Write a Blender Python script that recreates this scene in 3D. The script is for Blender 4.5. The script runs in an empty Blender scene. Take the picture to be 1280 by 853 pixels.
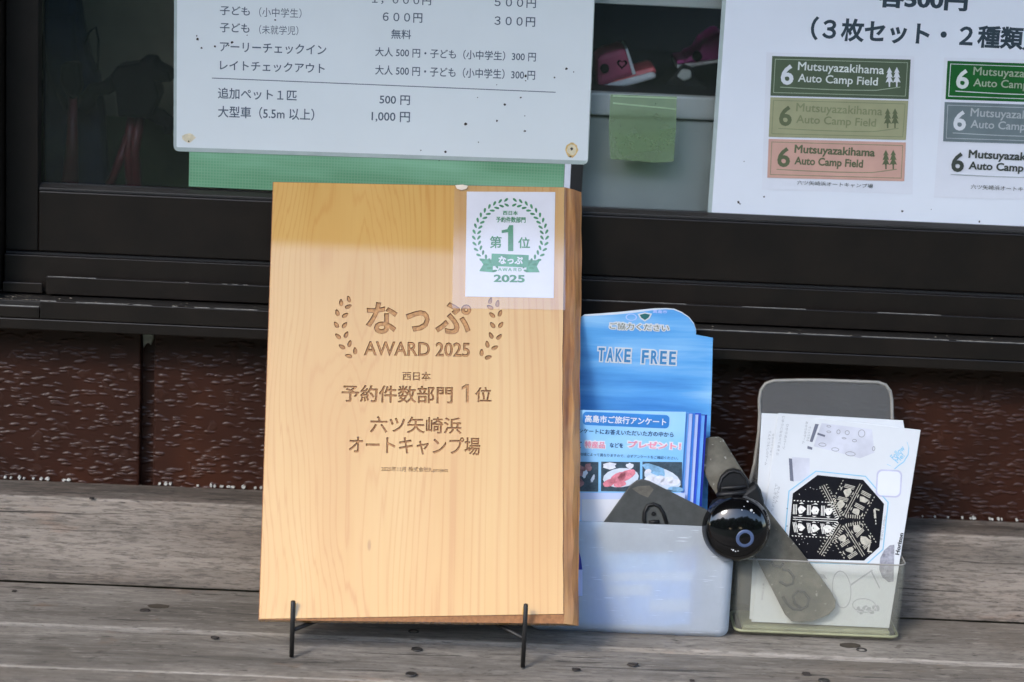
import bpy, bmesh, math, random
from math import radians, sin, cos, pi, tan
from mathutils import Vector, Matrix, noise as mnoise
from mathutils.geometry import interpolate_bezier, delaunay_2d_cdt
import numpy as np
random.seed(7)
SC = bpy.context.scene
COL = SC.collection

# ------------------------------------------------------------------ camera
CAM_P, CAM_Y, CAM_R = radians(12.5), radians(-1.0), radians(2.7)
CAM_C = Vector((-0.0398664, -1.75, 0.59045937))
FWD = Vector((-sin(CAM_Y)*cos(CAM_P), cos(CAM_Y)*cos(CAM_P), -sin(CAM_P)))
_rt = Vector((cos(CAM_Y), sin(CAM_Y), 0)); _up = _rt.cross(FWD)
RGT = _rt*cos(CAM_R) + _up*sin(CAM_R); UPV = -_rt*sin(CAM_R) + _up*cos(CAM_R)
cd = bpy.data.cameras.new('camera'); cam = bpy.data.objects.new('camera', cd); COL.objects.link(cam)
m = Matrix((RGT, UPV, -FWD)).transposed().to_4x4(); m.translation = CAM_C
cam.matrix_world = m
cd.sensor_width = 36; cd.lens = 85; cd.clip_start = 0.05; cd.clip_end = 500
cd.dof.use_dof = True; cd.dof.focus_distance = 1.76; cd.dof.aperture_fstop = 5.0
SC.camera = cam

# ------------------------------------------------------------------ sky, sun, exposure
SUN_EL, SUN_AZ = radians(38), radians(215)          # azimuth measured from +Y clockwise
w = bpy.data.worlds.new('World'); SC.world = w; w.use_nodes = True
nt = w.node_tree; nt.nodes.clear()
sky = nt.nodes.new('ShaderNodeTexSky'); sky.sky_type = 'NISHITA'; sky.sun_disc = False
sky.sun_elevation = SUN_EL; sky.sun_rotation = SUN_AZ
sky.air_density = 1.0; sky.dust_density = 1.0; sky.ozone_density = 1.5
bg = nt.nodes.new('ShaderNodeBackground'); bg.inputs[1].default_value = 0.15
wo = nt.nodes.new('ShaderNodeOutputWorld')
nt.links.new(sky.outputs[0], bg.inputs[0]); nt.links.new(bg.outputs[0], wo.inputs[0])
sl = bpy.data.lights.new('sun', 'SUN'); sl.energy = 0.5; sl.angle = radians(14); sl.color = (1, .96, .9)
so = bpy.data.objects.new('sun', sl); COL.objects.link(so)
_d = Vector((sin(SUN_AZ)*cos(SUN_EL), cos(SUN_AZ)*cos(SUN_EL), sin(SUN_EL)))
so.rotation_euler = _d.to_track_quat('Z', 'Y').to_euler()
vs = SC.view_settings
vs.view_transform = 'Standard'; vs.look = 'None'; vs.exposure = 2.4; vs.gamma = 1
vs.use_curve_mapping = False
SC.cycles.max_bounces = 10; SC.cycles.transparent_max_bounces = 16
SC.cycles.caustics_reflective = False; SC.cycles.caustics_refractive = False

# ------------------------------------------------------------------ geometry from the measured camera
def ray(px, py):
    F = 85/36*1280
    return FWD + RGT*((px-640)/F) + UPV*((426.5-py)/F)
def atY(px, py, Y):
    d = ray(px, py); return CAM_C + d*((Y-CAM_C.y)/d.y)
def atZ(px, py, Z):
    d = ray(px, py); return CAM_C + d*((Z-CAM_C.z)/d.z)
class Frame:
    """a flat sheet's own axes: x to the right, y up the sheet, z out of it"""
    def __init__(s, o, xd, yd):
        s.x = xd.normalized(); s.z = s.x.cross(yd).normalized(); s.y = s.z.cross(s.x)
        s.o = Vector(o); s.M = Matrix((s.x, s.y, s.z)).transposed().to_4x4(); s.M.translation = s.o
    def loc(s, px, py, z=0.0):
        d = ray(px, py); p0 = s.o + s.z*z
        q = CAM_C + d*((p0-CAM_C).dot(s.z)/d.dot(s.z)) - s.o
        return (q.dot(s.x), q.dot(s.y))
    def quad(s, pts, z=0.0): return [s.loc(a, b, z) for a, b in pts]
def wallframe(Y): return Frame((0, Y, 0), Vector((1, 0, 0)), Vector((0, 0, 1)))

# ------------------------------------------------------------------ materials
MATS = {}
def _nodes(name):
    mt = bpy.data.materials.new(name); mt.use_nodes = True
    n = mt.node_tree; b = n.nodes['Principled BSDF']; MATS[name] = mt
    return mt, n, b
def rgb(r, g, b, a=1): return (r, g, b, a)
def N(n, t, **k):
    x = n.nodes.new(t)
    for a, v in k.items(): setattr(x, a, v)
    return x
def L(n, a, b): n.links.new(a, b)
def mapping(n, scale, loc=(0,0,0), rot=(0,0,0), src='Object'):
    tc = N(n, 'ShaderNodeTexCoord'); mp = N(n, 'ShaderNodeMapping')
    mp.inputs['Scale'].default_value = scale; mp.inputs['Location'].default_value = loc
    mp.inputs['Rotation'].default_value = rot
    L(n, tc.outputs[src], mp.inputs[0]); return mp.outputs[0]
def noise(n, vec, scale=1, detail=4, rough=.5, dist=0):
    x = N(n, 'ShaderNodeTexNoise'); x.inputs['Scale'].default_value = scale
    x.inputs['Detail'].default_value = detail; x.inputs['Roughness'].default_value = rough
    x.inputs['Distortion'].default_value = dist; L(n, vec, x.inputs['Vector']); return x.outputs[0]
def ramp(n, fac, stops, interp='LINEAR'):
    r = N(n, 'ShaderNodeValToRGB'); r.color_ramp.interpolation = interp
    e = r.color_ramp.elements
    while len(e) < len(stops): e.new(.5)
    for i, (p, c) in enumerate(stops):
        e[i].position = p; e[i].color = c if len(c) == 4 else (*c, 1)
    L(n, fac, r.inputs[0]); return r.outputs[0]
def mixc(n, fac, a, b, mode='MIX'):
    x = N(n, 'ShaderNodeMix', data_type='RGBA', blend_type=mode)
    for i, v in ((0, fac), (6, a), (7, b)):
        if hasattr(v, 'is_linked') or hasattr(v, 'links'): L(n, v, x.inputs[i])
        else: x.inputs[i].default_value = v if i == 0 else ((*v, 1) if len(v) == 3 else v)
    return x.outputs[2]
def math_(n, op, a, b=None, c=None):
    x = N(n, 'ShaderNodeMath', operation=op)
    for i, v in enumerate((a, b, c)):
        if v is None: continue
        if hasattr(v, 'links'): L(n, v, x.inputs[i])
        else: x.inputs[i].default_value = v
    return x.outputs[0]
def bump(n, b, h, strength=.5, dist=.001):
    x = N(n, 'ShaderNodeBump'); x.inputs['Strength'].default_value = strength
    x.inputs['Distance'].default_value = dist; L(n, h, x.inputs['Height']); L(n, x.outputs[0], b.inputs['Normal'])
def mat(name, col, rough=.5, metal=0, var=.12, vscale=60, coat=0, spec=.5, bmp=0, coatr=.05):
    if name in MATS: return MATS[name]
    mt, n, b = _nodes(name)
    v = mapping(n, (1, 1, 1)); f = noise(n, v, vscale, 5, .6)
    d = tuple(c*(1-var) for c in col); l = tuple(min(1, c*(1+var)) for c in col)
    L(n, ramp(n, f, [(.3, d), (.7, l)]), b.inputs['Base Color'])
    b.inputs['Roughness'].default_value = rough; b.inputs['Metallic'].default_value = metal
    b.inputs['Specular IOR Level'].default_value = spec
    b.inputs['Coat Weight'].default_value = coat; b.inputs['Coat Roughness'].default_value = coatr
    if bmp: bump(n, b, f, bmp, .0006)
    if 'ink' in name or 'print' in name or name.startswith('card_'): b.inputs['Specular IOR Level'].default_value = .22
    return mt
def ink(name, col, rough=.4):
    return mat(name, col, rough, var=.05, vscale=200)

# varnished plaque wood
def mk_plaque():
    mt, n, b = _nodes('varnished_wood')
    tc = N(n, 'ShaderNodeTexCoord'); sep = N(n, 'ShaderNodeSeparateXYZ'); L(n, tc.outputs['Object'], sep.inputs[0])
    big = noise(n, mapping(n, (8.5, 3.4, 4), (3.1, 1.7, 0)), 1, 1.5, .45)
    xx = sep.outputs[0]
    amp = N(n, 'ShaderNodeMapRange', interpolation_type='SMOOTHSTEP'); L(n, xx, amp.inputs[0])
    for i, v in enumerate((.015, .15, .23, .012)): amp.inputs[i+1].default_value = v
    off = math_(n, 'MULTIPLY', math_(n, 'SUBTRACT', big, .5), amp.outputs[0])
    v = math_(n, 'ADD', xx, off)
    # irregular ring spacing
    jit = noise(n, mapping(n, (30, .8, 1), (0, 4, 0)), 1, 2, .5)
    jit2 = noise(n, mapping(n, (140, .5, 1), (2, 1, 0)), 1, 3, .6)
    ph = math_(n, 'MULTIPLY_ADD', jit2, .011, math_(n, 'MULTIPLY_ADD', jit, .03, v))
    s = math_(n, 'SINE', math_(n, 'MULTIPLY', ph, 1050.0))
    s01 = math_(n, 'MULTIPLY_ADD', s, .5, .5)
    line = math_(n, 'POWER', s01, 7.0)
    s2 = math_(n, 'MULTIPLY_ADD', math_(n, 'SINE', math_(n, 'MULTIPLY', ph, 95.0)), .5, .5)
    fine = noise(n, mapping(n, (520, 13, 5)), 1, 6, .65)
    lo = noise(n, mapping(n, (19, 2.6, 3), (1, 9, 0)), 1, 4, .55)
    base = ramp(n, lo, [(.3, (.57, .33, .098)), (.5, (.625, .385, .125)), (.7, (.66, .425, .155))])
    c = mixc(n, math_(n, 'MULTIPLY', s2, .16), base, (.59, .29, .085))
    msk = noise(n, mapping(n, (12, 2.5, 3), (5, 5, 5)), 1, 3, .5)
    c = mixc(n, math_(n, 'MULTIPLY', line, math_(n, 'MULTIPLY_ADD', msk, 1.2, -.18)), c, (.48, .20, .05))
    c = mixc(n, math_(n, 'MULTIPLY', fine, .38), c, (.52, .26, .08))
    # small pin knots and dark dashes
    kn = N(n, 'ShaderNodeTexVoronoi'); kn.inputs['Scale'].default_value = 1
    L(n, mapping(n, (34, 11, 20), (.3, .2, 0)), kn.inputs['Vector'])
    kk = ramp(n, kn.outputs['Distance'], [(.0, (1, 1, 1)), (.045, (.6,.6,.6)), (.06, (0, 0, 0))])
    gate = ramp(n, noise(n, mapping(n, (9, 5, 5), (8, 1, 2)), 1, 2), [(.56, (0, 0, 0)), (.6, (1, 1, 1))])
    c = mixc(n, math_(n, 'MULTIPLY', math_(n, 'MULTIPLY', kk, gate), .7), c, (.25, .1, .035))
    L(n, c, b.inputs['Base Color'])
    b.inputs['Roughness'].default_value = .5; b.inputs['Specular IOR Level'].default_value = 0
    b.inputs['Coat Weight'].default_value = 1; b.inputs['Coat Roughness'].default_value = .018; b.inputs['Coat IOR'].default_value = 1.52
    bump(n, b, fine, .12, .0003)
mk_plaque()
def mk_edge():
    mt, n, b = _nodes('live_edge_wood')
    f = noise(n, mapping(n, (220, 14, 220)), 1, 6, .6); g = noise(n, mapping(n, (30, 12, 30), (2, 2, 2)), 1, 3)
    c = ramp(n, f, [(.3, (.20, .065, .015)), (.5, (.44, .175, .045)), (.68, (.62, .30, .095))])
    c = mixc(n, ramp(n, g, [(.54, (0, 0, 0)), (.68, (.5, .5, .5))]), c, (.66, .34, .11))
    L(n, c, b.inputs['Base Color']); b.inputs['Roughness'].default_value = .4
    b.inputs['Coat Weight'].default_value = .15; b.inputs['Coat Roughness'].default_value = .3
    bump(n, b, f, .7, .001)
mk_edge()
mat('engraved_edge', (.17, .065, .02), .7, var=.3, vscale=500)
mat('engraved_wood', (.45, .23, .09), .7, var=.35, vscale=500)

def mk_grey(name, dark, mid, light, seed, warm, SAWK=1.0):
    mt, n, b = _nodes(name)
    oi = N(n, 'ShaderNodeObjectInfo'); tc = N(n, 'ShaderNodeTexCoord')
    ad = N(n, 'ShaderNodeVectorMath', operation='ADD'); L(n, tc.outputs['Object'], ad.inputs[0])
    cm = N(n, 'ShaderNodeCombineXYZ'); L(n, math_(n, 'MULTIPLY_ADD', oi.outputs['Random'], 7.0, seed), cm.inputs[0]); L(n, oi.outputs['Random'], cm.inputs[1])
    L(n, cm.outputs[0], ad.inputs[1])
    wob = noise(n, ad.outputs[0], 9, 2, .5)
    wv = N(n, 'ShaderNodeCombineXYZ'); wz = math_(n, 'MULTIPLY', math_(n, 'SUBTRACT', wob, .5), .009)
    L(n, wz, wv.inputs[1]); L(n, wz, wv.inputs[2])
    a2 = N(n, 'ShaderNodeVectorMath', operation='ADD'); L(n, ad.outputs[0], a2.inputs[0]); L(n, wv.outputs[0], a2.inputs[1])
    def mp(s, l=(0, 0, 0)):
        q = N(n, 'ShaderNodeMapping'); q.inputs['Scale'].default_value = (s[0], s[1]*.42, s[2]); q.inputs['Location'].default_value = l
        L(n, a2.outputs[0], q.inputs[0]); return q.outputs[0]
    st = noise(n, mp((13, 300, 300)), 1, 9, .70)
    st2 = noise(n, mp((2.2, 48, 48), (3, 3, 3)), 1, 5, .6)
    fb = noise(n, mp((110, 1100, 1100)), 1, 4, .6)
    lo = noise(n, mp((5, 16, 16), (9, 2, 4)), 1, 4, .55)
    f = math_(n, 'ADD', math_(n, 'MULTIPLY', st, .5), math_(n, 'MULTIPLY', st2, .5))
    c = ramp(n, f, [(.40, dark), (.5, mid), (.59, light)])
    c = mixc(n, ramp(n, lo, [(.5, (0, 0, 0)), (.72, (.55, .55, .55))]), c, warm)
    stn = ramp(n, noise(n, mp((22, 75, 75), (5, 5, 5)), 1, 4, .6), [(.62, (0, 0, 0)), (.70, (.6, .6, .6))])
    c = mixc(n, stn, c, tuple(a*b for a, b in zip(warm, (1.05, .80, .62))))
    c = mixc(n, math_(n, 'MULTIPLY', fb, .5), c, tuple(x*.55 for x in mid))
    crack = ramp(n, noise(n, mp((18, 420, 420), (1, 1, 8)), 1, 6, .68), [(.33, (1, 1, 1)), (.39, (0, 0, 0))])
    c = mixc(n, math_(n, 'MULTIPLY', crack, .8), c, (.035, .03, .027))
    pale = ramp(n, noise(n, mp((4, 120, 120), (7, 4, 1)), 1, 5, .6), [(.64, (0, 0, 0)), (.74, (.3, .3, .3))])
    c = mixc(n, pale, c, tuple(min(1, x*1.35) for x in light))
    sp = noise(n, mp((70, 150, 150), (4, 4, 4)), 1, 3, .5)
    c = mixc(n, ramp(n, sp, [(.70, (0, 0, 0)), (.76, (.7, .7, .7))]), c, (.06, .045, .035))
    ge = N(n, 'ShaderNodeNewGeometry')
    edge_sheen = ramp(n, ge.outputs['Pointiness'], [(.515, (0, 0, 0)), (.55, (.8, .8, .8))])  # sky highlight on convex board edges, put into the colour
    c = mixc(n, math_(n, 'MULTIPLY', edge_sheen, math_(n, 'MULTIPLY_ADD', st2, 1.6, -.3)), c, tuple(min(1, x*1.6) for x in light))
    lc = ramp(n, noise(n, mp((3.2, 300, 300), (6, 2, 9)), 1, 4, .55), [(.345, (.85, .85, .85)), (.375, (0, 0, 0))])
    c = mixc(n, lc, c, tuple(x*.4 for x in dark))
    saw = noise(n, mp((75, 560, 560), (3, 9, 1)), 1, 5, .7)
    c = mixc(n, ramp(n, saw, [(.40, (.5, .5, .5)), (.52, (0, 0, 0))]), c, tuple(x*SAWK for x in dark))
    ds = ramp(n, noise(n, mp((95, 800, 800), (2, 6, 1)), 1, 3, .6), [(.30, (.85, .85, .85)), (.40, (0, 0, 0))])
    c = mixc(n, ds, c, tuple(x*.6 for x in dark))
    lt = ramp(n, noise(n, mp((60, 700, 700), (8, 1, 4)), 1, 3, .6), [(.60, (0, 0, 0)), (.72, (.6, .6, .6))])
    c = mixc(n, lt, c, tuple(x*1.25 for x in light))
    L(n, c, b.inputs['Base Color']); b.inputs['Roughness'].default_value = .7
    b.inputs['Specular IOR Level'].default_value = .4
    h = math_(n, 'SUBTRACT', math_(n, 'ADD', st, math_(n, 'MULTIPLY', fb, .4)), math_(n, 'MULTIPLY', crack, .5))
    bump(n, b, h, .55, .0012)
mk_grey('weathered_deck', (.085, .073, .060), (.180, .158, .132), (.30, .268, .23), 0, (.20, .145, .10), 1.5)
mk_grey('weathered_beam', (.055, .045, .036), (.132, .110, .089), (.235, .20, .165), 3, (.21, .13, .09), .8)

def mk_siding():
    mt, n, b = _nodes('embossed_brown_siding')
    wn_ = noise(n, mapping(n, (60, 60, 60)), 1, 2, .5)
    tc = mapping(n, (1, 1, 1)); ad = N(n, 'ShaderNodeVectorMath', operation='MULTIPLY_ADD')
    x_ = N(n, 'ShaderNodeTexNoise'); x_.inputs['Scale'].default_value = 90; x_.inputs['Detail'].default_value = 2; L(n, tc, x_.inputs['Vector'])
    L(n, x_.outputs['Color'], ad.inputs[0]); ad.inputs[1].default_value = (.004, .0, .004); L(n, tc, ad.inputs[2])
    def mp(sc): 
        q = N(n, 'ShaderNodeMapping'); q.inputs['Scale'].default_value = sc; L(n, ad.outputs[0], q.inputs[0]); return q.outputs[0]
    vo = N(n, 'ShaderNodeTexVoronoi', feature='SMOOTH_F1'); vo.inputs['Scale'].default_value = 1; vo.inputs['Smoothness'].default_value = .25
    vo.inputs['Randomness'].default_value = 1; L(n, mp((92, 20, 285)), vo.inputs['Vector'])
    r1 = ramp(n, vo.outputs['Distance'], [(.12, (1, 1, 1)), (.50, (0, 0, 0))], 'EASE')
    v2_ = N(n, 'ShaderNodeTexVoronoi', feature='SMOOTH_F1'); v2_.inputs['Scale'].default_value = 1; v2_.inputs['Smoothness'].default_value = .2
    mq = N(n, 'ShaderNodeMapping'); mq.inputs['Scale'].default_value = (62, 20, 200); mq.inputs['Location'].default_value = (4.3, 2, 7.7); mq.inputs['Rotation'].default_value = (0, .12, 0)
    L(n, ad.outputs[0], mq.inputs[0]); L(n, mq.outputs[0], v2_.inputs['Vector'])
    r1b = ramp(n, v2_.outputs['Distance'], [(.08, (.9, .9, .9)), (.30, (0, 0, 0))], 'EASE')
    gate = ramp(n, noise(n, mapping(n, (90, 90, 150), (3, 3, 3)), 1, 2), [(.20, (.2, .2, .2)), (.34, (1, 1, 1))])
    r2 = ramp(n, noise(n, mp((75, 75, 75)), 1, 2, .4), [(.60, (0, 0, 0)), (.68, (.5, .5, .5))], 'EASE')
    vert = noise(n, mapping(n, (70, 70, 3)), 1, 3, .5)
    rr0 = math_(n, 'MAXIMUM', math_(n, 'MAXIMUM', math_(n, 'MULTIPLY', r1, gate), r1b), r2)
    h = math_(n, 'ADD', rr0, math_(n, 'MULTIPLY', vert, .5))
    lo = noise(n, mapping(n, (11, 11, 9)), 1, 3, .5)
    c = ramp(n, lo, [(.35, (.024, .0075, .0038)), (.55, (.035, .0105, .0052)), (.75, (.055, .016, .0065))])
    c = mixc(n, math_(n, 'MULTIPLY', rr0, .35), c, (.075, .038, .026))  # ridges tinted lighter brown, their warm highlight put into the colour
    L(n, c, b.inputs['Base Color']); b.inputs['Roughness'].default_value = .40
    b.inputs['Specular IOR Level'].default_value = .30; bump(n, b, h, .85, .0008)
mk_siding()
mat('window_aluminium', (.0092, .0062, .0042), .42, .0, .35, 30, spec=.32, bmp=.05)
mat('window_ledge_aluminium', (.022, .019, .016), .5, .0, .2, 25, spec=.45)
mat('grit', (.20, .17, .13), .9, var=.5, vscale=400)
mat('edge_highlight', (.22, .21, .19), .5, var=.5, vscale=120)  # pale strips that paint the highlight along sill and rail edges
mat('black_rubber_seal', (.006, .006, .006), .6)
mat('cabinet_grey', (.60, .63, .60), .5, var=.08, vscale=20)
mat('cabinet_ledge', (.8, .8, .77), .5, var=.08, vscale=20)
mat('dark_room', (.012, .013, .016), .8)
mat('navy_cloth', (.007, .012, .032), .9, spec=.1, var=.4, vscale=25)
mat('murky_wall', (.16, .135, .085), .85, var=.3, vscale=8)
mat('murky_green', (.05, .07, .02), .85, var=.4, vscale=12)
mat('tripod_black', (.003, .003, .0035), .7, spec=.1)
mat('tripod_red', (.13, .010, .014), .45)
mat('pink_plastic', (.62, .13, .22), .4)
mat('magenta_plastic', (.60, .07, .34), .4)
mat('coral_plastic', (.85, .16, .18), .4)
mat('sole_white', (.85, .85, .85), .5)
mat('notice_paper', (.70, .74, .75), .38, var=.03, vscale=9, coat=.6, coatr=.16)
mat('poster_paper', (.76, .79, .85), .45, var=.03, vscale=9, coat=.4, coatr=.2)
mat('laminate_rim', (.40, .46, .44), .25, var=.1)
for nm in ('notice_paper', 'poster_paper'):
    n_ = MATS[nm].node_tree; bump(n_, n_.nodes['Principled BSDF'], noise(n_, mapping(n_, (16, 9, 9)), 1, 3, .5), .5, .004)
mat('card_white', (.72, .735, .79), .45, var=.02)
mat('sheet_white', (.66, .68, .70), .5, var=.03, vscale=30)
mat('sheet_edge', (.62, .64, .70), .6)
mat('black_iron', (.012, .011, .010), .5, .3, var=.3, vscale=200, bmp=.2)
mat('screw_steel', (.045, .040, .036), .55, .5, var=.4, vscale=400)
mat('knot_wood', (.045, .034, .022), .75, var=.35, vscale=150)
mat('chip_dark', (.035, .027, .022), .8)
mat('white_chip', (.50, .49, .44), .7, var=.3, vscale=300)
mat('sealant', (.33, .35, .36), .35, var=.3, vscale=200)
mat('green_ink', (.035, .23, .085), .45, var=.25, vscale=150)
mat('banner_green_ink', (.07, .32, .16), .45, var=.2, vscale=150)
mat('rubber_grey', (.055, .058, .055), .6, var=.25, vscale=90, bmp=.4)
mat('rubber_light', (.12, .11, .09), .7, var=.3, vscale=150)
mat('eye_ring', (.07, .10, .19), .35)
mat('gloss_black', (.003, .003, .0035), .10, coat=.25, coatr=.05, var=.1, spec=.4)
mat('soft_black', (.007, .007, .0075), .5, var=.3, spec=.35)
mat('water_drop', (.5, .5, .5), .05)
mat('grass_blades', (.035, .048, .02), .9, var=.4, vscale=3)
mat('roof_board', (.10, .07, .05), .8, var=.2, vscale=5)
mat('plaster', (.10, .085, .07), .8, var=.2, vscale=5)

def mk_strap():
    mt, n, b = _nodes('strap_rubber')
    lo = noise(n, mapping(n, (35, 35, 35)), 1, 5, .6); sp = noise(n, mapping(n, (260, 260, 260)), 1, 3)
    c = ramp(n, lo, [(.33, (.045, .041, .031)), (.5, (.095, .087, .066)), (.67, (.175, .16, .125))])
    c = mixc(n, ramp(n, sp, [(.66, (0, 0, 0)), (.72, (.8, .8, .8))]), c, (.34, .33, .29))
    L(n, c, b.inputs['Base Color']); b.inputs['Roughness'].default_value = .55
    bump(n, b, lo, .4, .001)
mk_strap()
def mk_mesh():
    mt, n, b = _nodes('green_mesh')
    tc = mapping(n, (1, 1, 1)); sep = N(n, 'ShaderNodeSeparateXYZ'); L(n, tc, sep.inputs[0])
    g = [math_(n, 'POWER', math_(n, 'MULTIPLY_ADD', math_(n, 'SINE', math_(n, 'MULTIPLY', sep.outputs[i], 2*pi/.0022)), .5, .5), 3) for i in (0, 1)]
    gg = math_(n, 'MAXIMUM', g[0], g[1])
    lo = noise(n, mapping(n, (6, 30, 5)), 1, 3)
    c = ramp(n, lo, [(.4, (.095, .27, .13)), (.62, (.19, .42, .25))])
    c = mixc(n, math_(n, 'MULTIPLY', gg, .22), c, (.36, .52, .40))
    L(n, c, b.inputs['Base Color']); b.inputs['Roughness'].default_value = .6
mk_mesh()
def mk_water(name, cols, sc=(7, 90, 1), seed=0):
    mt, n, b = _nodes(name)
    a = noise(n, mapping(n, sc, (seed, seed, 0)), 1, 5, .6, .3); c0 = noise(n, mapping(n, (9, 16, 1), (seed, 3, 0)), 1, 2)
    f = math_(n, 'ADD', math_(n, 'MULTIPLY', a, .5), math_(n, 'MULTIPLY', c0, .5))
    L(n, ramp(n, f, [(.33, cols[0]), (.5, cols[1]), (.68, cols[2])]), b.inputs['Base Color'])
    b.inputs['Roughness'].default_value = .4; b.inputs['Coat Weight'].default_value = .4
mk_water('lake_print', [(.045, .22, .57), (.11, .38, .76), (.33, .61, .87)])
mk_water('leaflet_print', [(.20, .50, .86), (.27, .58, .92), (.45, .72, .95)], (4, 8, 1), 4)
mk_water('leaflet_lilac', [(.45, .55, .85), (.55, .64, .88), (.62, .70, .90)], (4, 8, 1), 4)
for nm, c in (('edge_blue', (.05, .22, .72)), ('edge_pale', (.45, .55, .88)), ('edge_royal', (.03, .09, .60)), ('edge_sky', (.14, .38, .85)), ('edge_navy', (.01, .025, .30))):
    mat(nm, c, .45, var=.1, vscale=40)
def mk_clear(name, tint, amount, rough, diffuse):
    """thin clear sheet: see-through with its own haze and gloss"""
    mt, n, b = _nodes(name)
    b.inputs['Base Color'].default_value = (*diffuse, 1); b.inputs['Roughness'].default_value = rough
    tr = N(n, 'ShaderNodeBsdfTransparent'); tr.inputs[0].default_value = (*tint, 1)
    mx = N(n, 'ShaderNodeMixShader')
    ns = noise(n, mapping(n, (18, 18, 18)), 1, 6, .65)
    f = math_(n, 'MULTIPLY', math_(n, 'MULTIPLY_ADD', ns, .6, .7), amount)
    L(n, f, mx.inputs[0]); L(n, tr.outputs[0], mx.inputs[1]); L(n, b.outputs[0], mx.inputs[2])
    L(n, mx.outputs[0], n.nodes['Material Output'].inputs[0])
def mk_glass(name, haze, tint=(.96, .98, .97), ior=1.5, rough=.0, dust=(.5, .5, .5)):
    mt, n, b = _nodes(name); n.nodes.remove(b)
    tr = N(n, 'ShaderNodeBsdfTransparent'); tr.inputs[0].default_value = (*tint, 1)
    gl = N(n, 'ShaderNodeBsdfGlossy'); gl.inputs['Roughness'].default_value = rough
    fr = N(n, 'ShaderNodeFresnel'); fr.inputs[0].default_value = ior
    mx = N(n, 'ShaderNodeMixShader'); L(n, fr.outputs[0], mx.inputs[0]); L(n, tr.outputs[0], mx.inputs[1]); L(n, gl.outputs[0], mx.inputs[2])
    df = N(n, 'ShaderNodeBsdfDiffuse'); df.inputs[0].default_value = (*dust, 1)
    m2 = N(n, 'ShaderNodeMixShader')
    ns = noise(n, mapping(n, (14, 14, 14)), 1, 6, .7)
    L(n, math_(n, 'MULTIPLY', ns, haze*2), m2.inputs[0])
    L(n, mx.outputs[0], m2.inputs[1]); L(n, df.outputs[0], m2.inputs[2])
    L(n, m2.outputs[0], n.nodes['Material Output'].inputs[0])
mk_glass('window_glass', .002)
mk_clear('clear_film', (.97, .97, .97), .10, .12, (.8, .8, .8))
MATS['clear_film'].node_tree.nodes['Principled BSDF'].inputs['Coat Weight'].default_value = 0
mk_glass('taped_film', .05, (.99, .97, .96), 1.75, .05, (.85, .82, .85))
mk_clear('green_tape_film', (.70, .84, .64), .55, .25, (.22, .31, .18))
mk_clear('aged_acrylic', (.97, .97, .94), .15, .2, (.46, .45, .39))
mk_clear('frosted_acrylic', (.82, .82, .82), .5, .3, (.17, .17, .165))
mat('acrylic_rim', (.30, .285, .255), .35, var=.15, vscale=60)
mat('acrylic_rim_low', (.27, .27, .16), .35, var=.2, vscale=60)
def mk_milky():
    mt, n, b = _nodes('milky_plastic')
    b.inputs['Base Color'].default_value = (.86, .90, .95, 1)
    b.inputs['Transmission Weight'].default_value = 1; b.inputs['Roughness'].default_value = .3; b.inputs['IOR'].default_value = 1.08
    df = N(n, 'ShaderNodeBsdfPrincipled'); df.inputs['Roughness'].default_value = .35
    df.inputs['Base Color'].default_value = (.80, .84, .88, 1)
    tl = N(n, 'ShaderNodeBsdfTranslucent'); tl.inputs[0].default_value = (.7, .75, .8, 1)
    m1 = N(n, 'ShaderNodeMixShader'); m1.inputs[0].default_value = .3; L(n, df.outputs[0], m1.inputs[1]); L(n, tl.outputs[0], m1.inputs[2])
    tr = N(n, 'ShaderNodeBsdfTransparent'); tr.inputs[0].default_value = (.90, .94, .98, 1)
    mx = N(n, 'ShaderNodeMixShader')
    ns = noise(n, mapping(n, (30, 30, 20)), 1, 5, .7)
    scr = ramp(n, noise(n, mapping(n, (60, 60, 900), (0, 0, 0), (0, 1.1, 0)), 1, 2, .5), [(.68, (0, 0, 0)), (.74, (.25, .25, .25))])
    L(n, math_(n, 'ADD', math_(n, 'MULTIPLY_ADD', ns, .22, .36), scr), mx.inputs[0])
    L(n, tr.outputs[0], mx.inputs[1]); L(n, m1.outputs[0], mx.inputs[2]); L(n, mx.outputs[0], n.nodes['Material Output'].inputs[0])
    sc_ = noise(n, mapping(n, (90, 90, 25), (0, 0, 0), (0, .3, 0)), 1, 4, .6)
    x = N(n, 'ShaderNodeBump'); x.inputs['Strength'].default_value = .1; L(n, sc_, x.inputs['Height'])
    L(n, x.outputs[0], df.inputs['Normal'])
mk_milky()
def mk_ocphoto():
    mt, n, b = _nodes('night_glow_print')
    v = N(n, 'ShaderNodeTexVoronoi', feature='DISTANCE_TO_EDGE'); v.inputs['Scale'].default_value = 1
    L(n, mapping(n, (160, 210, 1)), v.inputs['Vector'])
    f = noise(n, mapping(n, (260, 320, 1)), 1, 4, .6)
    lit = ramp(n, math_(n, 'MULTIPLY', v.outputs[0], f), [(.10, (.004, .004, .007)), (.17, (.25, .22, .18)), (.24, (.85, .82, .76))])
    L(n, lit, b.inputs['Base Color']); b.inputs['Roughness'].default_value = .4
mk_ocphoto()

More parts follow.
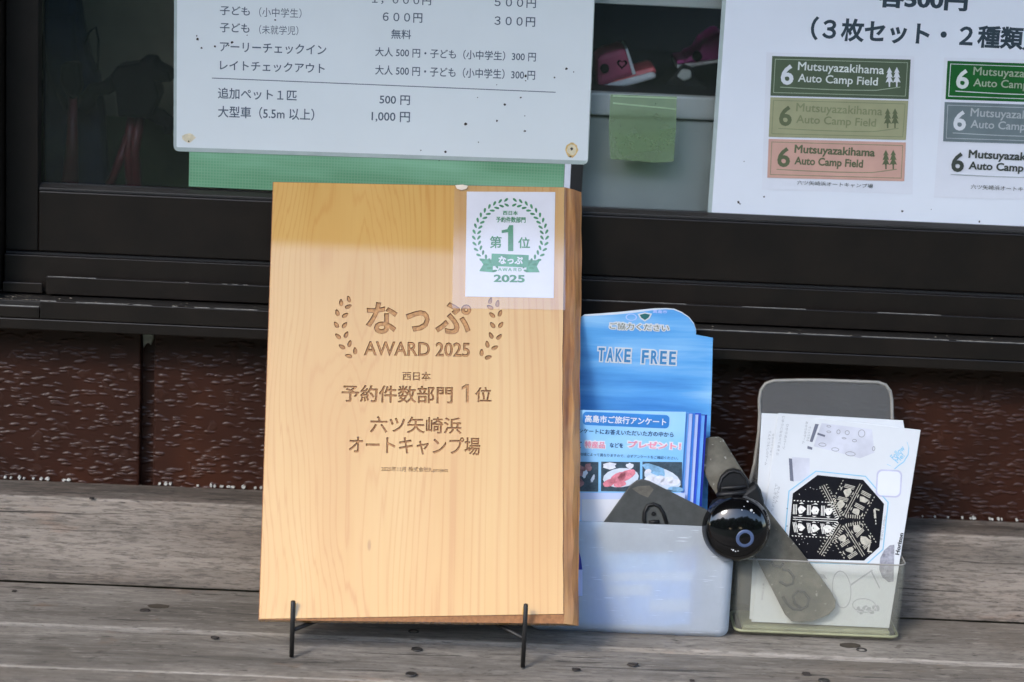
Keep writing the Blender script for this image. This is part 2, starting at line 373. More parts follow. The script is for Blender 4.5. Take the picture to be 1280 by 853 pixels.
# ------------------------------------------------------------------ object helpers
def link(o, parent=None):
    COL.objects.link(o)
    if parent is not None: o.parent = parent
    return o
def tag(o, label=None, cat=None, group=None, kind=None):
    if label: o['label'] = label
    if cat: o['category'] = cat
    if group: o['group'] = group
    if kind: o['kind'] = kind
    return o
def thing(name, label, cat, M=None, group=None):
    o = bpy.data.objects.new(name, None); o.empty_display_size = .02; link(o)
    if M is not None: o.matrix_world = M
    return tag(o, label, cat, group)
def mesh(name, vs_, fs, mt, parent=None, smooth=False, kind=None, bevel=0, segs=2):
    me = bpy.data.meshes.new(name); me.from_pydata([tuple(v) for v in vs_], [], fs); me.validate()
    bm = bmesh.new(); bm.from_mesh(me)
    bmesh.ops.recalc_face_normals(bm, faces=bm.faces); bm.to_mesh(me); bm.free()
    for mm in (mt if isinstance(mt, (list, tuple)) else [mt]): me.materials.append(MATS[mm])
    if smooth: me.polygons.foreach_set('use_smooth', [True]*len(me.polygons))
    o = bpy.data.objects.new(name, me); link(o, parent)
    if bevel:
        b = o.modifiers.new('bevel', 'BEVEL'); b.width = bevel; b.segments = segs; b.limit_method = 'ANGLE'; b.angle_limit = radians(35)
    if kind: o['kind'] = kind
    return o
def box(name, a, b, mt, parent=None, **k):
    (x0, y0, z0), (x1, y1, z1) = a, b
    v = [(x, y, z) for z in (z0, z1) for y in (y0, y1) for x in (x0, x1)]
    return mesh(name, v, [(0,2,3,1), (4,5,7,6), (0,1,5,4), (2,6,7,3), (0,4,6,2), (1,3,7,5)], mt, parent, **k)
def flat(name, pts, z, mt, parent, **k):
    if sum(pts[i][0]*pts[(i+1) % len(pts)][1]-pts[(i+1) % len(pts)][0]*pts[i][1] for i in range(len(pts))) < 0: pts = pts[::-1]
    me = bpy.data.meshes.new(name); me.from_pydata([(x, y, z) for x, y in pts], [], [tuple(range(len(pts)))])
    me.materials.append(MATS[mt]); o = bpy.data.objects.new(name, me); link(o, parent)
    if k.get('kind'): o['kind'] = k['kind']
    return o
def multi(name, polys, z, mt, parent, kind=None):
    v, f = [], []
    for pts in polys:
        if sum(pts[i][0]*pts[(i+1) % len(pts)][1]-pts[(i+1) % len(pts)][0]*pts[i][1] for i in range(len(pts))) < 0: pts = pts[::-1]
        k = len(v); v += [(x, y, z) for x, y in pts]; f.append(tuple(range(k, k+len(pts))))
    me = bpy.data.meshes.new(name); me.from_pydata(v, [], f); me.materials.append(MATS[mt])
    o = bpy.data.objects.new(name, me); link(o, parent)
    if kind: o['kind'] = kind
    return o
def prism(name, pts, z0, z1, mt, parent, **k):
    n = len(pts); v = [(x, y, z0) for x, y in pts]+[(x, y, z1) for x, y in pts]
    f = [tuple(range(n))[::-1], tuple(range(n, 2*n))]+[(i, (i+1) % n, n+(i+1) % n, n+i) for i in range(n)]
    return mesh(name, v, f, mt, parent, **k)
def rrect(x0, y0, x1, y1, r, seg=5, corners='1111'):
    out = []
    for i, (cx, cy, a) in enumerate(((x1-r, y1-r, 0), (x0+r, y1-r, 90), (x0+r, y0+r, 180), (x1-r, y0+r, 270))):
        if corners[i] == '1':
            for k in range(seg+1):
                t = radians(a+90*k/seg); out.append((cx+r*cos(t), cy+r*sin(t)))
        else: out.append((x1 if i in (0, 3) else x0, y1 if i in (0, 1) else y0))
    return out
def tube(name, path, r, mt, parent, seg=8, cyc=False, smooth=True, kind=None):
    P = [Vector(p) for p in path]; v, f = [], []; n = len(P)
    rr = r if isinstance(r, (list, tuple)) else [r]*n
    for i, p in enumerate(P):
        a = P[(i-1) % n] if (cyc or i > 0) else p; b = P[(i+1) % n] if (cyc or i < n-1) else p
        t = (b-a).normalized(); u = t.cross(Vector((0.31, .87, .38))).normalized(); q = t.cross(u)
        for k in range(seg):
            an = 2*pi*k/seg; v.append(p+(u*cos(an)+q*sin(an))*rr[i])
    m_ = n if cyc else n-1
    for i in range(m_):
        j = (i+1) % n
        for k in range(seg): f.append((i*seg+k, i*seg+(k+1) % seg, j*seg+(k+1) % seg, j*seg+k))
    if not cyc: f += [tuple(range(seg))[::-1], tuple(range((n-1)*seg, n*seg))]
    o = mesh(name, v, f, mt, parent, kind=kind)
    if smooth: o.data.polygons.foreach_set('use_smooth', [len(p.vertices) == 4 for p in o.data.polygons])
    return o
def loft(name, loops, mt, parent, cap0=True, cap1=True, smooth=True, **k):
    n = len(loops[0]); v = [p for l in loops for p in l]; f = []
    for i in range(len(loops)-1):
        for j in range(n): f.append((i*n+j, i*n+(j+1) % n, (i+1)*n+(j+1) % n, (i+1)*n+j))
    if cap0: f.append(tuple(range(n))[::-1])
    if cap1: f.append(tuple(range((len(loops)-1)*n, len(loops)*n)))
    return mesh(name, v, f, mt, parent, smooth=smooth, **k)

# ------------------------------------------------------------------ lettering
def area(p): return .5*sum(p[i][0]*p[(i+1) % len(p)][1]-p[(i+1) % len(p)][0]*p[i][1] for i in range(len(p)))
_tc = {}
def glyphs(s, seg=3, space=1.0):
    if (s, seg, space) in _tc: return _tc[(s, seg, space)]
    cu = bpy.data.curves.new('lettering_source', 'FONT'); cu.body = s; cu.space_character = space
    o = bpy.data.objects.new('lettering_source', cu); COL.objects.link(o)
    dg = bpy.context.evaluated_depsgraph_get(); c = o.to_curve(dg); out = []
    for sp in c.splines:
        bp = sp.bezier_points; n = len(bp); pts = []
        for i in range(n):
            a, b = bp[i], bp[(i+1) % n]
            straight = (a.handle_right-a.co).length < 1e-5 and (b.handle_left-b.co).length < 1e-5
            d0 = (b.co-a.co)
            if not straight and d0.length > 0:
                e1 = (a.handle_right-a.co).cross(d0).length/d0.length; e2 = (b.handle_left-a.co).cross(d0).length/d0.length
                straight = max(e1, e2) < 1e-3
            if straight: pts.append(a.co.copy())
            else: pts += interpolate_bezier(a.co, a.handle_right, b.handle_left, b.co, seg+1)[:-1]
        q = []
        for p in pts:
            if not q or (abs(p.x-q[-1][0])+abs(p.y-q[-1][1])) > 1e-4: q.append((p.x, p.y))
        if len(q) > 2 and abs(q[0][0]-q[-1][0])+abs(q[0][1]-q[-1][1]) < 1e-4: q.pop()
        if len(q) > 2: out.append(q)
    o.to_curve_clear(); bpy.data.objects.remove(o); bpy.data.curves.remove(cu)
    _tc[(s, seg, space)] = out
    return out
def embolden(polys, d):
    if not d: return polys
    sg = 1 if area(max(polys, key=lambda p: abs(area(p)))) > 0 else -1
    out = []
    for p in polys:
        n = len(p); q = []
        for i in range(n):
            a, b, c = Vector(p[i-1]), Vector(p[i]), Vector(p[(i+1) % n])
            e1, e2 = (b-a), (c-b)
            if e1.length < 1e-9 or e2.length < 1e-9: q.append(tuple(b)); continue
            n1 = Vector((e1.y, -e1.x)).normalized()*sg; n2 = Vector((e2.y, -e2.x)).normalized()*sg
            m_ = n1+n2; l = m_.length
            if l < .35: v = n1
            else: m_ /= l; v = m_/max(.55, m_.dot(n1))
            q.append((b.x+v.x*d, b.y+v.y*d))
        out.append(q)
    return out
def halo(polys, px): return embolden(polys, px/1780)
def place(F, s, x0, y0, x1, y1, bold=0, rot=0, z=0, space=1.0, seg=3, keep=False):
    """outlines of s, fitted to the box the words occupy on the sheet F (extents measured at its middle)"""
    G = embolden(glyphs(s, seg, space), bold)
    if area(max(G, key=lambda p: abs(area(p)))) < 0: G = [g[::-1] for g in G]
    xs = [p[0] for g in G for p in g]; ys = [p[1] for g in G for p in g]
    gx0, gx1, gy0, gy1 = min(xs), max(xs), min(ys), max(ys)
    if rot:
        cx, cy = F.loc((x0+x1)/2, (y0+y1)/2, z); k = 1/ (F.loc((x0+x1)/2+10, (y0+y1)/2, z)[0]-cx)*10   # px per metre
        wd, ht = (x1-x0)/k, (y1-y0)/k
    else:
        ym, xm = (y0+y1)/2, (x0+x1)/2
        cx, cy = F.loc(xm, ym, z); wd = F.loc(x1, ym, z)[0]-F.loc(x0, ym, z)[0]; ht = F.loc(xm, y0, z)[1]-F.loc(xm, y1, z)[1]
    sx, sy = wd/(gx1-gx0), ht/(gy1-gy0); c, s_ = cos(radians(rot)), sin(radians(rot)); out = []
    for g in G:
        q = []
        for a, b in g:
            u, v = (a-(gx0+gx1)/2)*sx, (b-(gy0+gy1)/2)*sy
            q.append((cx+u*c-v*s_, cy+u*s_+v*c))
        out.append(q)
    return out
def cdt(polys, outline=None, nz=True):
    """triangles inside the contours (nonzero or even-odd), or inside outline but outside the contours"""
    K = 1000.0
    allp = ([outline] if outline else [])+polys; vc, ed = [], []
    for p in allp:
        k = len(vc); n = len(p)
        vc += [Vector((x*K, y*K)) for x, y in p]; ed += [(k+i, k+(i+1) % n) for i in range(n)]
    V, E_, Fc, *_ = delaunay_2d_cdt(vc, ed, [], 0, 1e-4)
    V = np.array([(v.x, v.y) for v in V]); T = np.array([f for f in Fc]); C_ = V[T].mean(axis=1)
    def wind(ps):
        A = np.array([q for p in ps for q in p])*K; B = np.array([q for p in ps for q in p[1:]+p[:1]])*K
        out = np.zeros(len(C_), int); cr = np.zeros(len(C_), int)
        for i in range(0, len(C_), 2000):
            c = C_[i:i+2000]; y = c[:, 1:2]; x = c[:, 0:1]
            up_ = (A[None, :, 1] <= y) & (B[None, :, 1] > y); dn = (A[None, :, 1] > y) & (B[None, :, 1] <= y)
            side = (B[None, :, 0]-A[None, :, 0])*(y-A[None, :, 1])-(x-A[None, :, 0])*(B[None, :, 1]-A[None, :, 1])
            u = (up_ & (side > 0)).sum(1); d = (dn & (side < 0)).sum(1)
            out[i:i+2000] = u-d; cr[i:i+2000] = u+d
        return out, cr
    w_, c_ = wind(polys)
    ins_ = (w_ != 0) if nz else (c_ % 2 == 1)
    if outline: ins_ = (wind([outline])[0] != 0) & ~ins_
    return V/K, T[ins_]
def fill(name, polys, z, mt, parent, extrude=0, kind=None, nz=None, outline=None):
    if nz is None: nz = 'letter' in name or 'caption' in name or 'numeral' in name or 'title' in name
    V, T = cdt([list(map(tuple, p)) for p in polys], outline, nz)
    v = [(x, y, z) for x, y in V]; f = [tuple(int(i) for i in t) for t in T]
    if extrude:
        cnt = {}
        for t in f:
            for i in range(3):
                e_ = (t[i], t[(i+1) % 3]); k = (min(e_), max(e_)); cnt.setdefault(k, []).append(e_)
        n = len(v); v += [(x, y, z-extrude) for x, y in V]
        f += [(e_[0][1], e_[0][0], e_[0][0]+n, e_[0][1]+n) for e_ in cnt.values() if len(e_) == 1]
    me = bpy.data.meshes.new(name); me.from_pydata(v, [], f)
    me.materials.append(MATS[mt])
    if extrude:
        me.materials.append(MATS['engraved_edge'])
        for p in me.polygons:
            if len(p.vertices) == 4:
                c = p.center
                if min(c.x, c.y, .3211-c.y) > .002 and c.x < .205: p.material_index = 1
    o = bpy.data.objects.new(name, me); link(o, parent)
    bm = bmesh.new(); bm.from_mesh(me); bmesh.ops.delete(bm, geom=[q for q in bm.verts if not q.link_faces], context='VERTS'); bm.to_mesh(me); bm.free()
    if kind: o['kind'] = kind
    return o
def leaf(cx, cy, a, l, wd, n=8):
    out = []
    for i in range(n):
        t = i/n*2*pi; u = cos(t)*l/2; v = sin(t)*wd/2*(1-.25*cos(t))
        out.append((cx+u*cos(a)-v*sin(a), cy+u*sin(a)+v*cos(a)))
    return out

# ================================================================== SETTING
g = mesh('ground', [(-60, -80, -.45), (60, -80, -.45), (60, 3, -.45), (-60, 3, -.45)], [(0, 1, 2, 3)], 'grass_blades', kind='structure')
random.seed(3)
V, Fc = [], []
for k in range(140):                       # unseen wood across the grass, added to narrow the sky in reflections
    x = random.uniform(-42, 42); y = random.uniform(-20, -15); r = random.uniform(1.8, 3.6); z = random.uniform(.5, 5.2)
    n0 = len(V)
    for i in range(7):
        for j in range(10):
            a, b_ = pi*i/6, 2*pi*j/10; q = Vector((sin(a)*cos(b_), sin(a)*sin(b_), cos(a)))
            V.append(Vector((x, y, z))+q*r*(1+.35*mnoise.noise(q*2.3+Vector((k, 0, 0)))))
    for i in range(6):
        for j in range(10): Fc.append((n0+i*10+j, n0+i*10+(j+1) % 10, n0+(i+1)*10+(j+1) % 10, n0+(i+1)*10+j))
mat('foliage', (.035, .055, .022), .9, var=.5, vscale=1.2)
mesh('unseen_wood', V, Fc, 'foliage', kind='stuff')
SY = .044            # siding plane
# bench: beam against the wall and boards running along it
bench = thing('wooden_bench', 'weathered grey wooden bench of long boards below the window', 'bench')
bench.location = (0, -.17, -.45)
bench_off = Vector((0, .17, .45))
def bbox(name, a, b, mt, bev, parent=bench, off=bench_off):
    # mesh in the bench's own axes, centred lengthwise
    a = Vector(a)+off; b = Vector(b)+off
    return box(name, a, b, mt, parent, bevel=bev, segs=3)
XL, XR = -1.2, 1.2
def worn_board(name, y0, y1, z0, z1, seed, mt='weathered_deck', r=.0022, n=240):
    prof = [(y0, z0), (y0, z1-r*.6), (y0+r*.18, z1-r*.2), (y0+r*.55, z1), ((y0+y1)/2, z1), (y1-r*1.3, z1), (y1-r*.5, z1-r*.4), (y1, z1-r*1.3), (y1, z0)]
    v, f = [], []; k = len(prof)
    for i in range(n+1):
        x = XL+(XR-XL)*i/n
        for j, (y, z) in enumerate(prof):
            a = .00035 if 0 < j < k-1 and j != 4 else 0
            q = mnoise.noise_vector(Vector((x*38, j*1.3+seed, seed)))+mnoise.noise_vector(Vector((x*150, j*2.3+seed, 3)))*.4
            c = .0006*mnoise.noise(Vector((x*3, seed, 8))) if j > 0 and j < k-1 else 0
            v.append(Vector((x, y+q.y*a, z+q.z*a*.8+c*(0 if y < y1-.01 else 0)))+bench_off)
    for i in range(n):
        for j in range(k): f.append((i*k+j, i*k+(j+1) % k, (i+1)*k+(j+1) % k, (i+1)*k+j))
    f += [tuple(range(k)), tuple(range(n*k, n*k+k))[::-1]]
    o = mesh(name, v, f, mt, bench); return o
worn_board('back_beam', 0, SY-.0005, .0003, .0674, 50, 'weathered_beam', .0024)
edges = [-.0006, -.0930, -.0960, -.1778, -.1808, -.2715, -.2745, -.362]
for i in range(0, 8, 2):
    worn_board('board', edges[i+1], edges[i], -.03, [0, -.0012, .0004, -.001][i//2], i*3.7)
for x in (-.9, .9):
    box('leg', Vector((x-.04, -.30, -.45))+bench_off, Vector((x+.04, -.02, -.0315))+bench_off, 'weathered_beam', bench, bevel=.003)
def disc(name, c, r, h, mt, parent, ry=1, n=14, dish=0, off=Vector((0,0,0)), rough=0):
    v, f = [], []
    for zz, s in ((0, 1), (h, .92), (h-dish, .5 if dish else .9)):
        for i in range(n):
            k = 1+rough*random.uniform(-1, 1); v.append(Vector((c[0]+r*s*k*cos(2*pi*i/n), c[1]+r*ry*s*k*sin(2*pi*i/n), c[2]+zz))+off)
    for j in (0, 1):
        for i in range(n): f.append((j*n+i, j*n+(i+1) % n, (j+1)*n+(i+1) % n, (j+1)*n+i))
    f.append(tuple(range(2*n, 3*n)))
    return mesh(name, v, f, mt, parent)
for px, py in ((517, 789), (521, 811), (514, 842), (1077, 812), (1030, 850)):
    p = atZ(px, py, .0004); disc('screw', (p.x, p.y, -.0002), .0042, .0007, 'screw_steel', bench, dish=.0006, off=bench_off)
for px, py, r, ry in ((198, 758, .0085, .62), (1063, 807, .0085, .7)):
    p = atZ(px, py, 0); o = disc('knot', (p.x, p.y, -.0006), r, .0008, 'knot_wood', bench, ry=ry, off=bench_off, rough=.1)
chips = [(181, 764, .0035), (268, 798, .003), (18, 740, .0018), (115, 624, .002), (204, 732, .003), (720, 838, .003), (792, 832, .004), (1008, 843, .003), (865, 852, .002)]
vv = []
for i, (px, py, r) in enumerate(chips):
    p = atZ(px, py, .0) if py > 700 else atZ(px, py, .0674)
    disc('debris', (p.x, p.y, p.z+.0001), r, .0012, 'chip_dark', bench, ry=.6, off=bench_off, rough=.35, n=8)

# siding below the window
SZ0, SZ1 = .0674, .205
wall = thing('siding_wall', 'dark brown embossed siding wall between bench and window', 'wall'); wall.location = (0, SY, 0)
def wb(name, a, b, mt, **k): return box(name, Vector(a)-Vector((0, SY, 0)), Vector(b)-Vector((0, SY, 0)), mt, wall, **k)
xa = atY(175, 520, SY).x; xb = atY(192, 520, SY).x
wb('siding_panel', (-1.2, SY, .05), (xa, SY+.016, .24), 'embossed_brown_siding', bevel=.0015)
wb('siding_panel', (xb, SY, .05), (1.2, SY+.016, .24), 'embossed_brown_siding', bevel=.0015)
o = wb('groove_strip', (xa-.004, SY+.0125, .05), (xb+.004, SY+.0175, .24), 'embossed_brown_siding')
o['label'] = 'recessed dark strip in the siding joint'
wb('wall_body', (-2.2, SY+.0176, -.45), (2.2, SY+.06, .23), 'plaster')
wb('lower_wall_face', (-2.2, SY+.002, -.45), (2.2, SY+.017, .048), 'plaster')
# blob of sealant at the groove top, flakes of white along the foot
sx = (xa+xb)/2
v = [(sx-.0040, .192), (sx+.0042, .192), (sx+.0042, .1815), (sx+.002, .1765), (sx+.0005, .179), (sx-.0015, .1775), (sx-.0035, .174), (sx-.0040, .181)]
p_ = prism('sealant', [(x, z) for x, z in v], 0, .006, 'sealant', wall, bevel=.001)
p_.matrix_local = Matrix.Translation((0, .007, 0)) @ Matrix.Rotation(radians(90), 4, 'X')
V, Fc = [], []
random.seed(4)
fl = [(x, random.uniform(3, 7)) for x in list(range(3, 62, 9))+[80, 84]+list(range(200, 216, 6))+[246, 262, 268, 278, 286, 292, 304, 318, 326]+[1212, 1217, 1240, 1248]+list(range(1150, 1280, 17))+[890, 902, 914]]
for px, l in fl:
    p = atZ(px+random.uniform(-2, 2), 601+px*.0385, SZ0); l = l/1900*(1 if px < 400 else .6)
    n = 9; k = len(V); h = random.uniform(.0008, .0019)
    for t in range(n):
        a = 2*pi*t/n; V.append((p.x+l/2*cos(a)*random.uniform(.8, 1.1), -.0015-.0005, SZ0+.0005+h*.6+h*sin(a)*random.uniform(.5, 1)))
    for t in range(n): q = V[k+t]; V.append((q[0], .001, q[2]))
    Fc.append(tuple(range(k, k+n))); Fc += [(k+t, k+(t+1) % n, k+n+(t+1) % n, k+n+t) for t in range(n)]
mesh('paint_flakes', V, Fc, 'white_chip', wall, kind='stuff')

# sliding window
GY = .045
win = thing('sliding_window', 'dark bronze aluminium sliding window above the bench', 'window'); win.location = (0, 0, .2)
WO = Vector((0, 0, -.2))
def wn(name, a, b, mt, **k): return box(name, Vector(a)+WO, Vector(b)+WO, mt, win, **k)
XJ = -.3665; XF = -.3918; XE = 1.3; TOP = 1.25
xcut = atY(50, 385, 0).x
def strip(name, x0, x1, pts, mt, **k):       # profile (y,z) swept along the wall
    v = [Vector((x, y, z))+WO for x in (x0, x1) for y, z in pts]; n = len(pts)
    f = [(i, (i+1) % n, n+(i+1) % n, n+i) for i in range(n)]+[tuple(range(n)), tuple(range(n, 2*n))[::-1]]
    return mesh(name, v, f, mt, win, **k)
# outer sill: lower lip, main face, rounded top lip with painted highlight, ledge behind
strip('sill_lip', -1.2, XE, [(.001, .195), (.001, .2032), (.0585, .2032), (.0585, .195)], 'window_aluminium', bevel=.0008)
strip('sill_face', xcut, XE, [(0, .2038), (0, .2172), (.0035, .2172), (.0035, .2038)], 'window_aluminium', bevel=.0006)
strip('sill_face', -1.2, xcut-.0006, [(.0006, .2038), (.0006, .2125), (.0036, .2125), (.0036, .2038)], 'window_aluminium', bevel=.0006)
strip('sill_ledge', -1.2, XE, [(.0068, .2037), (.0068, .2155), (.0085, .2165), (.0585, .2185), (.0585, .2037)], 'window_ledge_aluminium', bevel=.0004)
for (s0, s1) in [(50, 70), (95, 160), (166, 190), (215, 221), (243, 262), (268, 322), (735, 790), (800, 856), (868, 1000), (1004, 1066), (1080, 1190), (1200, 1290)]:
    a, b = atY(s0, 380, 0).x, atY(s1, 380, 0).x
    strip('edge_highlight', a, b, [(.0002, .21715), (.0002, .2176), (.0012, .2176), (.0012, .21715)], 'edge_highlight')
strip('edge_highlight', -.3885, xcut-.001, [(.0004, .2124), (.0004, .2129), (.0014, .2129), (.0014, .2124)], 'edge_highlight')
strip('track_rail', xcut+.001, XE, [(.0180, .2189), (.0180, .2322), (.0215, .2322), (.0215, .2189)], 'window_aluminium', bevel=.0005)
strip('track_rail', -.390, xcut-.002, [(.0195, .2189), (.0195, .2265), (.0215, .2265), (.0215, .2189)], 'window_aluminium', bevel=.0005)
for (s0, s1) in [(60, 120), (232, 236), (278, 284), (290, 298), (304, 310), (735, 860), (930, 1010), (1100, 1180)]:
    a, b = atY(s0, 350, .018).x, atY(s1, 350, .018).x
    strip('edge_highlight', a, b, [(.0182, .23215), (.0182, .2325), (.0188, .2325), (.0188, .23215)], 'edge_highlight')
strip('inner_rail', -.390, XE, [(.026, .2189), (.026, .2462), (.0315, .2462), (.0315, .2189)], 'window_aluminium', bevel=.0005)
strip('groove_seal', -.390, XE, [(.0317, .24), (.0317, .2475), (.05, .2475), (.05, .24)], 'black_rubber_seal')
strip('frame_base', -1.2, XE, [(.0587, .195), (.0587, .2462), (.07, .2462), (.07, .195)], 'window_aluminium')
wn('frame_jamb', (-.43, .0, .2186), (XF, .07, TOP), 'window_aluminium', bevel=.0012)
random.seed(21); V = []; Fc = []
for i in range(170):
    x = random.uniform(XF, .42); lv_ = random.choice(((.0045, .017, .2172), (.022, .0255, .2192), (-.0, .003, .2173)))
    if random.random() < .35: x = XF+abs(random.gauss(0, .02))
    y = random.uniform(lv_[0]+.0045 if lv_[2] == .2172 else lv_[0], lv_[1]); r = random.uniform(.0002, .0008); k = len(V); n_ = 6
    for t in range(n_): V.append(Vector((x+r*1.6*cos(t*pi/3)*random.uniform(.5, 1.2), y+r*sin(t*pi/3), lv_[2]+random.uniform(-.0001, .0003)))+WO)
    V.append(Vector((x, y, lv_[2]+r*.9))+WO)
    for t in range(n_): Fc.append((k+t, k+(t+1) % n_, k+n_))
mesh('track_grit', V, Fc, 'grit', win, kind='stuff')
# the sash in front: rail, stile, bead, pane
wn('sash_stile', (XF+.0008, .034, .2480), (XJ, .060, TOP), 'window_aluminium', bevel=.0010)
wn('sash_rail', (XJ+.0003, .034, .2480), (XE, .060, .2938), 'window_aluminium', bevel=.0010)
strip('glazing_bead', XJ+.0004, XE, [(.0355, .2942), (.0355, .2960), (.0400, .2984), (.0475, .2984), (.0475, .2942)], 'window_ledge_aluminium', bevel=.0005)
strip('glazing_bead', XJ+.0004, XE, [(.0345, .2942), (.0345, .2948), (.0353, .2948), (.0353, .2942)], 'black_rubber_seal')
wn('pane', (XJ+.0004, .046, .2986), (XE, .050, TOP), 'window_glass')
wn('frame_head', (-.43, 0, TOP+.001), (XE, .07, TOP+.06), 'window_aluminium')
wn('sash_stile', (XE+.0005, .034, .2480), (XE+.04, .060, TOP), 'window_aluminium')
# building around and above the window, eave over it
bld = thing('kiosk_building', 'brown walled kiosk around the window with wide eave', 'building')
for nm, a, b in (('wall', (-3, SY+.002, -.45), (-1.2005, .12, 2.6)), ('wall', (1.3445, SY+.002, -.45), (3, .12, 2.6)),
                 ('wall', (-1.2, SY+.002, TOP+.0615), (1.344, .12, 2.6)), ('wall', (-1.2, SY+.002, .2405), (-.4305, .12, TOP+.0613))):
    box(nm, a, b, 'plaster', bld)
EAVE_Z = 1.90; EAVE_Y = -1.78
mesh('eave', [(-5, EAVE_Y, EAVE_Z), (5, EAVE_Y, EAVE_Z), (5, SY, EAVE_Z+.5), (-5, SY, EAVE_Z+.5),
              (-5, EAVE_Y, EAVE_Z+.14), (5, EAVE_Y, EAVE_Z+.14), (5, SY, EAVE_Z+.7), (-5, SY, EAVE_Z+.7)],
     [(0, 1, 2, 3), (4, 7, 6, 5), (0, 4, 5, 1), (2, 6, 7, 3), (1, 5, 6, 2), (0, 3, 7, 4)], 'roof_board', bld)
# room behind the glass
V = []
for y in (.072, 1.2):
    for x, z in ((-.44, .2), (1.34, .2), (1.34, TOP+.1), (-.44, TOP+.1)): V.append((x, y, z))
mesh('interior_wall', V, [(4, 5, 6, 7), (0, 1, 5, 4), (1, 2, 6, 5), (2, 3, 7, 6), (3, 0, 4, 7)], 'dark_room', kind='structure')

# ================================================================== BEHIND THE GLASS
W = wallframe(GY+.12)
def wp(px, py, Y):
    p = atY(px, py, Y); return (p.x, p.z)
# display cabinet on the right
CY = .072
x0, _ = wp(727, 240, CY); zt = wp(800, 118, CY)[1]; zl = wp(800, 147, CY)[1]
cab = thing('display_cabinet', 'grey display cabinet with pale shelf edge behind the glass', 'cabinet'); cab.location = (x0, CY, .21)
def cb(name, a, b, mt, **k): return box(name, Vector(a)-Vector((x0, CY, .21)), Vector(b)-Vector((x0, CY, .21)), mt, cab, **k)
cb('front_panel', (x0, CY+.006, .21), (1.2, CY+.02, zl-.0015), 'cabinet_grey', bevel=.001)
cb('shelf_lip', (x0-.002, CY, zl), (1.2, CY+.012, zt), 'cabinet_ledge', bevel=.002)
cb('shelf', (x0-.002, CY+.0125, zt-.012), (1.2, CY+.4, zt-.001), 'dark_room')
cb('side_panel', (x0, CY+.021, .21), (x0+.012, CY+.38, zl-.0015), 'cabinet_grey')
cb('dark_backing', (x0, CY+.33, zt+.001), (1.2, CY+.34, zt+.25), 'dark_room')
ztop = wp(800, 7, CY)[1]
cb('upper_rail', (x0, CY, ztop), (1.2, CY+.02, ztop+.03), 'cabinet_ledge', bevel=.001)

def shoe(label, Yp, sole, upper, um, sm, dot, heart=False, open_=None):
    t = thing('pink_shoe', label, 'shoe', wallframe(Yp).M, 'pink shoes on the display shelf')
    Fm = wallframe(Yp); q = Fm.quad(sole)
    c = Vector(q[0])
    prism('sole', q, -.03, .03, 'sole_white', t, bevel=.003)
    q2 = [(x, y+.0035) for x, y in q]
    prism('insole', q2, -.0275, .0275, sm, t, bevel=.003)
    prism('upper', Fm.quad(upper), -.03, .031, um, t, bevel=.004)
    if dot: 
        x, y = Fm.loc(*dot[:2]); prism('strap_button', [(x+dot[2]*cos(a*pi/8), y+dot[2]*sin(a*pi/8)) for a in range(16)], .031, .035, 'tripod_black', t, bevel=.001)
    if heart:
        x, y = Fm.loc(775, 75); hp = []
        for k in range(20):
            a = k/20*2*pi; hp.append((x+.00026*16*sin(a)**3, y+.00026*(13*cos(a)-5*cos(2*a)-2*cos(3*a)-cos(4*a))))
        fill('heart_mark', [hp, [(x+(a-x)*.6, y+(b-y)*.6) for a, b in hp]], .0314, 'tripod_black', t)
        prism('trim', Fm.quad([(779, 56), (782, 56), (792, 87), (788, 88)]), -.025, .0325, 'sole_white', t)
    return t
shoe('pink child shoe with a heart mark and red insole, heel towards the price notice', CY+.09,
     [(744, 103), (815, 84), (819, 93), (752, 112), (744, 113)], [(744, 70), (748, 64), (780, 55), (791, 89), (768, 95), (758, 101), (744, 103)],
     'pink_plastic', 'coral_plastic', (753.5, 80, .0035), True)
shoe('magenta pink shoe pointing left beside the sticker poster', CY+.12,
     [(842, 77), (900, 69), (900, 73), (843, 82)], [(850, 75), (858, 66), (868, 62), (876, 48), (890, 38), (900, 36), (900, 69)],
     'magenta_plastic', 'magenta_plastic', (867, 65, .004))
# something pale and crumpled under the magenta shoe
t = thing('plastic_bag', 'crumpled greyish clear plastic bag on the shelf below the magenta shoe', 'bag', wallframe(CY+.10).M)
Fm = wallframe(CY+.10); q = Fm.quad([(822, 117), (826, 104), (838, 92), (852, 78), (864, 82), (868, 96), (880, 104), (889, 112), (890, 117)])
prism('crumple', q, -.03, .02, 'dark_room', t, bevel=.006)
q = Fm.quad([(843, 92), (850, 82), (861, 84), (862, 94), (852, 98)]); prism('highlight_fold', q, .0205, .024, 'cabinet_grey', t, bevel=.002)
# left side of the room: dim sheets, tripod, figure standing in for reflections
YL = .17
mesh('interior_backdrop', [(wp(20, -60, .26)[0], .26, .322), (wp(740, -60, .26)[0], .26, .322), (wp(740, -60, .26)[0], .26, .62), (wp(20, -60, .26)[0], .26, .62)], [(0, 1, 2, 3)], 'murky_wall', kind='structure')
mesh('reflected_grass_sheet', [(wp(20, 0, .26)[0], .259, .20), (wp(740, 0, .26)[0], .259, .20), (wp(740, 0, .26)[0], .259, .322), (wp(20, 0, .26)[0], .259, .322)], [(0, 1, 2, 3)], 'murky_green', kind='structure')  # upright green sheet standing in for grass reflected in the pane
Fm = wallframe(YL)
tri = thing('tripod', 'black headed tripod with dark red legs put behind the glass for its reflection', 'tripod', Fm.M)  # set behind the pane in place of a reflected tripod
L3 = lambda px, py, z=0: (*Fm.loc(px, py), z)
prism('head', Fm.quad([(143, 90), (150, 80), (178, 76), (180, 70), (196, 71), (198, 78), (214, 86), (218, 100), (205, 100), (197, 98), (203, 116), (192, 144), (152, 143), (148, 108)]), -.015, .02, 'tripod_black', tri, bevel=.004)
